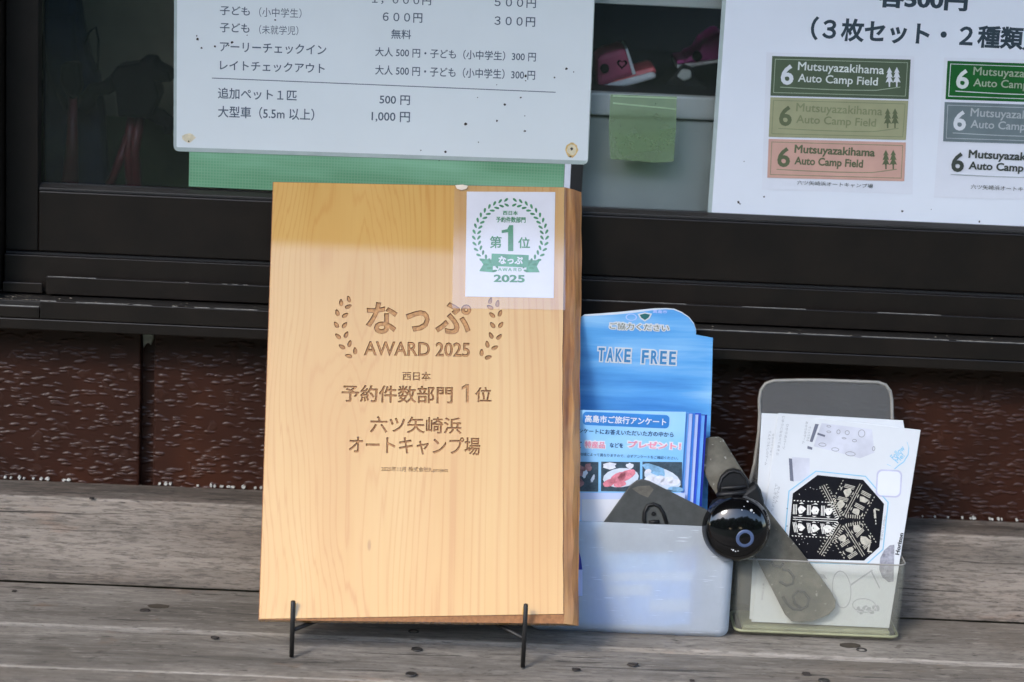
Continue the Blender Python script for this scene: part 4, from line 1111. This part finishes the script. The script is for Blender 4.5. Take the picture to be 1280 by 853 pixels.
mat('fish_pale', (.72, .74, .82), .5, var=.15, vscale=300); mat('fish_blue', (.22, .42, .62), .5, var=.3, vscale=300); mat('food_brown', (.30, .16, .17), .5, var=.6, vscale=300)
def blob(cx_, cy_, rx_, ry_, rot=0, n=16, k=.0):
    return [(cx_+rx_*(1+random.uniform(-k, k))*cos(t*2*pi/n)*cos(rot)-ry_*sin(t*2*pi/n)*sin(rot), cy_+rx_*cos(t*2*pi/n)*sin(rot)+ry_*(1+random.uniform(-k, k))*sin(t*2*pi/n)*cos(rot)) for t in range(n)]
ph = [flat('food_photo', LQ([(a, 577), (b, 577.5), (b-.3, 614.5), (a-.3, 614)]), Z1, 'photo_slate', lf) for a, b in ((716, 748), (751.5, 800), (803, 852.5))]
multi('food', [LQ(blob(727, 588, 8, 7, .4, 14, .3)), LQ(blob(735, 584, 5, 5, 0, 12, .3)), LQ(blob(724, 603, 5, 6, 0, 12, .3))], Z2, 'food_brown', ph[0])
multi('food', [LQ(blob(731, 592, 3, 5, .4, 14, .3)), LQ(blob(741, 598, 2, 5, .4, 14, .3))], Z3, 'plate_white', ph[0])
flat('plate', LQ(blob(776, 597, 22.5, 12, -.10)), Z2, 'plate_white', ph[1])
multi('garnish', [LQ(blob(762, 582, 8, 4, 0, 12, .25)), LQ(blob(787, 582, 4.5, 3.5, 0, 12, .25))], Z2+.00005, 'fish_pale', ph[1])
multi('fish_slices', [LQ(blob(762, 603, 9, 4.5, -.45, 12, .1)), LQ(blob(772, 597, 12, 6, -.5, 12, .1)), LQ(blob(783, 594, 12, 6, -.5, 12, .1)), LQ(blob(775, 605, 8, 3.5, -.2, 12, .1))], Z3, 'fish_pink', ph[1])
flat('plate', LQ(blob(828, 598, 24, 12, .35)), Z2, 'plate_white', ph[2])
multi('garnish', [LQ(blob(818, 587, 15, 6, .4, 14, .15)), LQ(blob(845, 611, 10, 3, .1, 10, .1))], Z2+.00005, 'fish_blue', ph[2])
multi('fish_slices', [LQ(blob(812, 598, 7, 4, -.4, 12, .1)), LQ(blob(822, 600, 9, 5, -.4, 12, .1)), LQ(blob(834, 601, 9, 5, -.35, 12, .1)), LQ(blob(843, 603, 7, 4, -.3, 12, .1)), LQ(blob(810, 589, 4, 3, -.3, 12, .1))], Z3, 'fish_pale', ph[2])
flat('white_panel', LQ([(727, 624), (800, 624), (800, 652), (727, 652)]), Z1, 'card_white', lf)
# print lower down on the front leaflet, seen only through the milky bin
mat('deep_blue_ink', (.10, .42, .95), .5)
multi('lower_print', [LQ([(735, 712), (862, 712), (862, 780), (735, 780)])], Z1, 'deep_blue_ink', lf)
multi('lower_print_patch', [LQ([(758, 732), (815, 730), (815, 744), (758, 744)]), LQ([(812, 750), (862, 748), (862, 764), (812, 764)]), LQ([(752, 716), (866, 714), (866, 726), (752, 726)])], Z2, 'card_white', lf)

# grey rubber tag tucked into the bin
FT2 = Frame((.12, -.0606, .06), Vector((1, 0, 0)), Vector((0, .015, 1)))
tg = thing('rubber_tag', 'grey rubber tag with black raised letter leaning in the milky bin', 'tag', FT2.M)
pts = [(744, 668), (788, 607), (796, 601), (803, 599.5), (812, 602), (882, 637), (905, 650), (895, 676), (840, 690), (760, 690)]
prism('tag_body', FT2.quad(pts), -.0022, .0, 'rubber_grey', tg, bevel=.0007)
fill('scuff', [FT2.quad([(790, 611), (797, 608), (812, 607), (817, 612), (810, 622), (800, 618)])], .0002, 'rubber_light', tg)
# raised ring-shaped letter
A_ = [(808, 660), (805, 650), (805.5, 640), (810, 632), (817, 630), (824, 633), (829, 641), (835, 660)]
tube('raised_letter', [(*FT2.loc(*p), .0004) for p in A_], .0014, 'soft_black', tg, seg=8)
x, y = FT2.loc(817, 642); prism('raised_dot', [(x+.0016*cos(t*pi/6), y+.0016*sin(t*pi/6)) for t in range(12)], 0, .001, 'soft_black', tg)
tube('raised_letter', [(*FT2.loc(*p), .0002) for p in [(811, 653), (824, 652)]], .0014, 'soft_black', tg, seg=8)

# ================================================================== CLEAR HOLDER
HX0, HX1 = atY(919, 780, -.058).x, atY(1125, 785, -.058).x
O2 = Vector((.226, -.04, 0))
ch_ = thing('clear_leaflet_holder', 'yellowed clear acrylic leaflet holder right of the bin', 'holder'); ch_.location = O2
hh = atY(1030, 703, -.058).z
bin_mesh('pocket', HX0, HX1, -.058, -.014, hh, .007, .0016, 'aged_acrylic', ch_, O2, taper=.0015)
lo_ = [Vector((a, b, .0042))-O2 for a, b in rrect(HX0+.0005, -.0575, HX1-.0005, -.0145, .006, 6)]
tube('base_rim', lo_, .0011, 'acrylic_rim_low', ch_, seg=6, cyc=True)
lo2 = [Vector((a, b, hh))-O2 for a, b in rrect(HX0-.001, -.0578, HX1+.001, -.0145, .0065, 6)]
tube('pocket_rim', lo2, .0006, 'acrylic_rim', ch_, seg=6, cyc=True)
box('base_block', Vector((HX0+.006, -.053, .0022))-O2, Vector((HX1-.006, -.02, .0065))-O2, 'acrylic_rim_low', ch_, bevel=.0015)
FBk = Frame((.226, -.020, .012), Vector((1, 0, 0)), Vector((0, .20, 1)))
bx = FBk.quad([(949.5, 520), (949, 500), (951, 488), (957, 479.5), (967, 476), (1000, 475.3), (1030, 475.6), (1070, 477), (1098, 478.2), (1107, 481.5), (1112.5, 489), (1114.5, 500), (1115, 525), (1120, 640), (1124, 690)])
bl_ = FBk.quad([(924, 690), (938, 600), (943, 580)])
q = bx+[(bx[-1][0], .0), (bl_[0][0], .0)]+bl_
o = prism('back_plate', q, -.001, .001, 'frosted_acrylic', ch_); o.matrix_parent_inverse = ch_.matrix_world.inverted(); 
ch_m = Matrix.Translation(O2); o.matrix_parent_inverse = ch_m.inverted(); o.matrix_basis = FBk.M
rimp = [FBk.M @ Vector((a, b, .0006)) - O2 for a, b in (FBk.quad([(930, 650), (938, 600), (943, 580), (948.5, 540)])+bx)]
tube('back_rim', rimp, .0013, 'acrylic_rim', ch_, seg=8)

# white leaflets
def sheet_frame2(off): return Frame((.226, -.046+off, .008), Vector((1, 0, 0)), Vector((0, .12, 1)))
FW = sheet_frame2(0)
def wleaf(label, q, z, m_='sheet_white'):
    t = thing('leaflet', label, 'leaflet', FW.M, 'white leaflets in the clear holder')
    prism('sheet', FW.quad(q, z), z, z+.0012, m_, t, bevel=.0002)
    return t
wa = wleaf('rearmost white leaflet, its blank upper edge showing behind the octagon leaflet', [(973, 516.5), (1128.5, 525.5), (1130, 534), (1110, 780), (945, 772)], -.004)
wb_ = wleaf('white leaflet at the left of the holder with vertical grey text', [(952, 516.5), (1010, 519), (1000, 777), (936.5, 774)], -.002)
wc = wleaf('front white leaflet with octagonal night photo and Follow Me bubble', [(972, 517), (1150.5, 537.5), (1111, 785), (939, 777)], 0)
zc = .0012
def CQf(p): return FW.quad(p, zc)
K1, K2, K3 = zc+.0002, zc+.0004, zc+.0006
mat('sketch_ink', (.47, .48, .51), .5); mat('grey_ink', (.30, .31, .33), .5); mat('pale_ink', (.60, .61, .68), .5); mat('cyan_line', (.25, .52, .70), .5); mat('lilac_shadow_print', (.52, .52, .66), .5); mat('black_ink', (.006, .006, .009), .4)
mat('steel_print', (.16, .17, .22), .5); mat('glow_ink', (.80, .78, .72), .5, var=.15, vscale=400); mat('glow_warm_ink', (.50, .47, .39), .5, var=.25, vscale=400); mat('moss_print', (.30, .30, .34), .6, var=.4, vscale=300)
oc = [(1022, 594), (1079, 600), (1105, 630), (1099, 684), (1080, 701), (1005, 699), (986, 672), (991, 617)]
c0 = (sum(p[0] for p in oc)/8, sum(p[1] for p in oc)/8)
sc_ = lambda k: [(c0[0]+(x-c0[0])*k, c0[1]+(y-c0[1])*k) for x, y in oc]
fill('octagon_line', [CQf(sc_(1.10)), CQf(sc_(1.075))], K1, 'cyan_line', wc)
op = flat('octagon_photo', CQf(oc), K1, 'black_ink', wc)
# glow sticks in the photo: strips, lozenges and arcs
random.seed(5)
P1, P2, H = [], [], []
def bar(x0, y0, x1, y1, wd):
    d = Vector((x1-x0, y1-y0)); n_ = Vector((-d.y, d.x)).normalized()*wd/2
    return CQf([(x0+n_.x, y0+n_.y), (x1+n_.x, y1+n_.y), (x1-n_.x, y1-n_.y), (x0-n_.x, y0-n_.y)])
OX, OY = 1052, 651
def inside_oct(x, y):
    n = len(oc); return all((oc[(i+1) % n][0]-oc[i][0])*(y-oc[i][1])-(oc[(i+1) % n][1]-oc[i][1])*(x-oc[i][0]) > 60 for i in range(n))
def arm(deg, lst, length, side=(1, -1), thin=False, start=10):
    c, s_ = cos(radians(deg)), sin(radians(deg))
    def T(u, v): return (OX+u*c-v*s_, OY+u*s_+v*c)
    def add(poly):
        if all(inside_oct(*p) for p in poly): lst.append(CQf(poly))
    def seg(u0, v0, u1, v1, wd):
        p, q = Vector((u0, v0)), Vector((u1, v1)); d = q-p; n_ = Vector((-d.y, d.x)).normalized()*wd/2
        k = max(1, int(d.length/5))
        for i in range(k):
            a_, b_ = p+d*i/k, p+d*(i+1)/k; add([T(*(a_+n_)), T(*(b_+n_)), T(*(b_-n_)), T(*(a_-n_))])
    seg(start*.5, -1.4, length, -1.4, .8); seg(start*.5, 1.4, length, 1.4, .8)
    if thin:
        for u in range(12, length, 4): add([T(u, 3), T(u+1.5, 4.5), T(u, 6)]); add([T(u, -3), T(u+1.5, -4.5), T(u, -6)])
        return
    for sd in side:
        u = start+2
        while u < length:
            hw = 6.5
            J = lambda: random.uniform(-1.6, 1.6) if lst is P1 else random.uniform(-2.6, 2.6)
            add([T(u-hw*.2+J(), sd*11+J()), T(u+hw*.35+J(), sd*6.5), T(u+hw, sd*6), T(u+hw*1.5+J(), sd*11+J()), T(u+hw+J(), sd*16+J()), T(u+hw*.3, sd*15.5)])
            j1, j2 = J(), J(); (H if lst is P1 else []).append(CQf([T(u+3.6+j1, sd*11+j2), T(u+4.4+j1, sd*10.2+j2), T(u+5.1+j1, sd*11+j2), T(u+4.4+j1, sd*12+j2)]))
            for k in (0, 1.9, 3.6): seg(u+10.2+k, sd*5, u+8.8+k+sd*1.5, sd*17.5, 1.0)
            add([T(u+2, sd*4.2), T(u+5, sd*2.6), T(u+8, sd*4.2)]); add([T(u+1, sd*18.5), T(u+4, sd*20.5), T(u+7.5, sd*18.5)])
            for k in range(4): add([T(u+k*4+.3, sd*21.6), T(u+k*4+2.3, sd*21.4), T(u+k*4+2.1, sd*22.6), T(u+k*4+.5, sd*22.8)])
            u += 17.5
    for k in range(7):
        v = 3+k*2.6
        for sd in side: seg(start-6+k*1.1, sd*v, start-2.2+k*1.1, sd*(v-1.8), 1.1)
arm(183, P1, 66); arm(-62, P2, 62, thin=False, start=12); arm(58, P2, 62, start=12)
arm(-118, P2, 50, thin=True); arm(122, P2, 50, thin=True)
P2 += [bar(1093, 637, 1094, 648, 2.6), bar(1093, 636, 1099, 638, 1.6), bar(1085, 689, 1088, 675, 2.2), bar(1084, 689, 1090, 690, 1.6)]
for i in range(110):
    x, y = random.uniform(994, 1090), random.uniform(606, 694)
    if x > OX+22 and abs(y-OY) < 22 or not inside_oct(x, y): continue
    a_ = random.uniform(0, 3.1); l = random.uniform(.5, 1.5); (P1 if x < OX else P2).append(bar(x, y, x+l*cos(a_), y+l*sin(a_), random.uniform(.4, .8)))
multi('glow_print', P1, K2, 'glow_ink', op); multi('warm_glow_print', P2, K2, 'glow_warm_ink', op); multi('glow_hole', H, K3, 'black_ink', op)
multi('chain_print', [CQf([(1094+i*.2, 650+i*3.6), (1095+i*.2, 650+i*3.6), (1095+i*.2, 652+i*3.6), (1094+i*.2, 652+i*3.6)]) for i in range(2)], K2, 'glow_ink', op)
# drawing of a game board, a can, captions
T = []
for s, x, y0, y1 in [('じゆうにならべてあそぶ', 975.5, 520, 570), ('あかりのゲーム', 1006.5, 527, 555), ('セットできる', 1011, 533, 552), ('ふしぎなパズル', 968, 604, 640), ('かんたん', 972, 608, 630), ('ひかりのパーツ', 982, 530, 562)]:
    T += place(FW, s, x-(y1-y0)/2, (y0+y1)/2-1.6, x+(y1-y0)/2, (y0+y1)/2+1.6, 0, rot=-96, z=zc)
T += place(FW, 'つなげてひかる', 1104-16, 660-1.5, 1104+16, 660+1.5, 0, rot=-96, z=zc)
fill('caption', T, K1, 'grey_ink', wc)
P = [CQf(p) for p in ([(1019, 530), (1023.5, 530.5), (1015.5, 553), (1012, 552)], [(1022, 541), (1031.5, 544), (1031, 546.5), (1021.5, 543.5)], [(1009.5, 557.5), (1015.5, 559.5), (1015, 562.5), (1009, 561)])]
multi('figure_print', P, K1, 'steel_print', wc)
bd = [(1020, 556), (1027, 530), (1088, 537), (1092, 560), (1085, 570), (1025, 565)]
flat('game_board_print', CQf([(1017, 558), (1027, 529), (1090, 537), (1093, 566), (1075, 573)]), zc+.0001, 'pale_ink', wc)
P = []
for x, y, a, b in [(1077, 542, 4.5, 5), (1028, 556, 5, 2.5), (1044, 562, 5, 2.5), (1063, 567.5, 6.5, 3), (1036, 533, 3, 1.5), (1036, 540, 3, 1.5), (1048, 540, 2.5, 3), (1059, 541, 3, 3), (1055, 548, 3, 1.2), (1068, 551, 3, 2), (1092, 561, 2, 3)]:
    P += [CQf(blob(x, y, a, b, .1, 12)), CQf(blob(x, y, a-.8, b-.8, .1, 12))]
fill('board_spaces_print', P, K1, 'grey_ink', wc)
flat('can_shadow_print', CQf([(986, 573), (990, 573.5), (992, 602), (987.5, 601)]), K1, 'steel_print', wc)
flat('can_print', CQf([(990, 571.5), (1012, 573), (1012, 600), (992, 602)]), zc+.00012, 'pale_ink', wc)
x, y = CQf([(1094, 621), (1128, 588)]); rr_ = lambda i: [(a, b) for a, b in rrect(x[0]+i, x[1]+i, y[0]-i, y[1]-i, .004-i*.5, 5)]
flat('code_frame', rr_(0), K1, 'lilac_shadow_print', wc); flat('code_panel', rr_(.0011), K2, 'card_white', wc)
fill('follow_lettering', place(FW, 'Follow', 1112, 562, 1132, 570, .02, rot=48, z=zc)+place(FW, 'Me!', 1118, 569.5, 1131, 576, .02, rot=48, z=zc), K1, 'cyan_line', wc)
bub = [(1134, 553), (1136.5, 560), (1135.5, 569), (1130, 578), (1123, 583), (1118.5, 587), (1114, 583), (1109, 581)]
for a, b in zip(bub[:-1], bub[1:]): pass
q = [Vector(p) for p in bub]; flat_b = bub+[(p[0]-.9, p[1]-.9) for p in bub[::-1]]
fill('bubble_line', [CQf(flat_b)], K1, 'cyan_line', wc)
# lower drawings, seen through the pocket, and the mossy half disc
fill('lower_drawing', [CQf(blob(1052, 737, 12, 24, -.1, 20)), CQf(blob(1052, 737, 11, 22.5, -.1, 20))]+[CQf(p) for p in ([(1062, 731), (1090, 712), (1091, 713.5), (1063, 733)], [(1090, 714), (1100, 735), (1099, 736), (1088.5, 715)])]
     +[CQf(blob(1073+4*i, 762+3*sin(i*2), 2.5, 4, .5*i, 8)) for i in range(7)]+[CQf(blob(1080, 757, 15, 9, .1, 16)), CQf(blob(1080, 757, 14, 8, .1, 16)), CQf([(1003, 716), (1030, 718), (1034, 724), (1004, 719)])], K1, 'sketch_ink', wc)
flat('half_disc_print', CQf([(1112, 682), (1118, 681), (1117, 727), (1111, 728), (1103, 722), (1099, 712), (1100, 698), (1105, 688)]), K1, 'moss_print', wc)
fill('title_print', place(FW, 'Horizon', 1124-14, 680-2.6, 1124+14, 680+2.6, .03, rot=-98+180, z=zc), K2, 'black_ink', wc)
T = place(FW, 'てんとうむしのゲーム', 960-22, 560-1.6, 960+22, 560+1.6, 0, rot=-94, z=zc-.002)+place(FW, 'ならべてつなぐ', 965-14, 556-1.2, 965+14, 556+1.2, 0, rot=-94, z=zc-.002)
T2 = place(FW, 'あそびかた', 953.5-11, 740-1.4, 953.5+11, 740+1.4, 0, rot=-94, z=zc)
fill('caption', T, zc-.0018, 'grey_ink', wb_); fill('caption', T2, K1, 'grey_ink', wc)

# ================================================================== STRAP WITH GLOSSY DOME
FS = Frame((.19, -.0525, .02), Vector((1, 0, 0)), Vector((0, .10, 1)))
sp_ = thing('rubber_strap', 'dusty grey rubber strap tucked diagonally into the clear holder', 'strap', FS.M)
stp = [(869, 560), (870, 554), (877, 548.5), (890, 546), (900, 547.5), (907, 553), (1038, 732), (1044, 744), (1045, 757), (1040, 768), (1028, 776), (1005, 778), (990, 776), (983, 768), (872, 570)]
stp = [(869.5, 562), (869.5, 555), (876, 549.5), (888, 546.5), (898, 546), (904, 549), (926, 585), (962, 640), (1012, 703), (1038, 738), (1044.5, 750), (1044, 760), (1036, 768), (1020, 775), (1002, 778), (990, 777), (981, 768), (946, 700), (905, 634), (886, 604), (876, 580)]
prism('strap_band', FS.quad(stp), -.0012, .0012, 'strap_rubber', sp_, bevel=.0007)
def relief(nm, pts, r=.0009): return tube(nm, [(*FS.loc(*p), .0013) for p in pts], r, 'soft_black', sp_, seg=6)
mat('strap_dark', (.018, .018, .015), .6)
def relief(nm, pts, r=.0012): return tube(nm, [(*FS.loc(*p), .0011) for p in pts], r, 'strap_dark', sp_, seg=6)
relief('raised_numeral', [(978, 745), (983, 754), (991, 761), (1001, 762), (1009, 757), (1011, 748), (1005, 740), (997, 739), (991, 745), (993, 754), (1001, 760)])
relief('raised_letter', [(974, 726), (983, 732), (991, 729), (992, 721), (986, 713), (977, 711)])
relief('raised_letter', [(964, 701), (967, 707), (975, 709), (979, 703)])
bl = thing('black_dome', 'glossy black dome button clipped on the grey strap', 'button', FS.M)
LIFT = .0155
dx_, dy_ = FS.loc(921, 662, .012+LIFT)
R = .0249
loops = []
for z_, r_ in [(.0016, .72), (.004, .93), (.006, .985), (.0075, 1.0), (.0085, .985)]:
    loops.append([(dx_+R*r_*cos(t*pi/24), dy_+R*r_*sin(t*pi/24), z_+LIFT) for t in range(48)])
for k in range(1, 12):
    a = k/12*pi/2; loops.append([(dx_+R*.965*cos(a)*cos(t*pi/24), dy_+R*.965*cos(a)*sin(t*pi/24), .0087+LIFT+.0125*sin(a)) for t in range(48)])
loft('dome', loops, 'gloss_black', bl)
hx, hy = FS.loc(929, 652, .008)
loft('stalk', [[(hx+r_*cos(t*pi/12), hy+r_*sin(t*pi/12), z_) for t in range(24)] for z_, r_ in ((.0014, .0125), (.004, .0128), (.012, .011), (.0155, .012), (.0172, .012))], 'soft_black', bl)
def dz(x, y):
    r = math.hypot(x-dx_, y-dy_)/(R*.965); return .0087+LIFT+.0125*math.sqrt(max(0, 1-r*r))
# blue-grey ring seated on the dome
rx_, ry_ = FS.loc(931, 673, .019+LIFT)
rp = []
v, f = [], []
for t in range(32):
    for q_ in (.0058, .0072):
        x, y = rx_+q_*cos(t*pi/16), ry_+q_*sin(t*pi/16); v.append((x, y, dz(x, y)+.0001))
    for q_ in (.0066,): pass
for t in range(32):
    j = (t+1) % 32; f.append((2*t, 2*t+1, 2*j+1, 2*j))
v2 = [(rx_+q_*cos(t*pi/16), ry_+q_*sin(t*pi/16)) for t in range(32) for q_ in (.0042, .0050, .0060, .0066)]
v = [(x, y, dz(x, y)+[.0000, .0003, .0003, .0000][i % 4]) for i, (x, y) in enumerate(v2)]; f = []
for t in range(32):
    j = (t+1) % 32
    for q_ in range(3): f.append((4*t+q_, 4*t+q_+1, 4*j+q_+1, 4*j+q_))
mesh('dome_ring', v, f, 'eye_ring', bl, smooth=True)
loopsd = []
# clip tab above: a loop of rubber folded over the strap
tab = FS.quad([(899, 622), (898, 608), (902, 597), (910, 589.5), (918, 587.5), (927, 590), (934, 598), (938, 612), (938, 622)], .012)
prism('clip_tab', tab, .0014, .0105, 'soft_black', bl, bevel=.002, segs=3)
rim = [(899, 619), (899, 608), (903, 598), (911, 591), (918, 589.5), (926, 591.5), (932.5, 599), (936.5, 612), (937, 619)]
tube('clip_rim', [(*FS.loc(*p, .012), .0103) for p in rim], .0012, 'soft_black', bl, seg=8)
for (xa_, ya, xb_, yb, z_, r_) in ((898, 612, 938, 609, .0112, .0019), (897, 620, 940, 616, .0140, .0021)):
    p0, p1 = FS.loc(xa_, ya, z_), FS.loc(xb_, yb, z_)
    pts = [(p0[0]+(p1[0]-p0[0])*t/8, p0[1]+(p1[1]-p0[1])*t/8+.0006*sin(t/8*pi), z_-.004*(abs(t-4)/4)**2) for t in range(9)]
    tube('clip_bar', pts, [r_*.8]+[r_]*7+[r_*.8], 'soft_black', bl, seg=10)
col_ = FS.quad([(886, 638), (892, 628), (903, 622), (925, 618), (938, 608), (945, 602), (951, 612), (956, 630), (950, 645), (921, 650), (895, 650)], .012)
prism('collar', col_, .0013, .0150, 'soft_black', bl, bevel=.003, segs=3)
random.seed(9)
V = []; Fx = []
for px, py, r_ in [(939, 638, .0011), (935, 628, .0007), (927, 637, .0005), (916, 687, .0007), (919, 688.5, .0006), (922, 688, .0005), (914, 686, .0004), (942, 641, .0005), (930, 633, .0004)]:
    x, y = FS.loc(px, py, .016+LIFT); z_ = dz(x, y); k = len(V)
    for j in range(3):
        a = j/3*pi/2
        for t in range(8): V.append((x+r_*cos(a)*cos(t*pi/4), y+r_*cos(a)*sin(t*pi/4), z_+r_*.7*sin(a)))
    V.append((x, y, z_+r_*.7))
    for j in range(2):
        for t in range(8): Fx.append((k+j*8+t, k+j*8+(t+1) % 8, k+(j+1)*8+(t+1) % 8, k+(j+1)*8+t))
    for t in range(8): Fx.append((k+16+t, k+16+(t+1) % 8, k+24))
mesh('water_drops', V, Fx, 'water_drop', bl, smooth=True, kind='stuff')
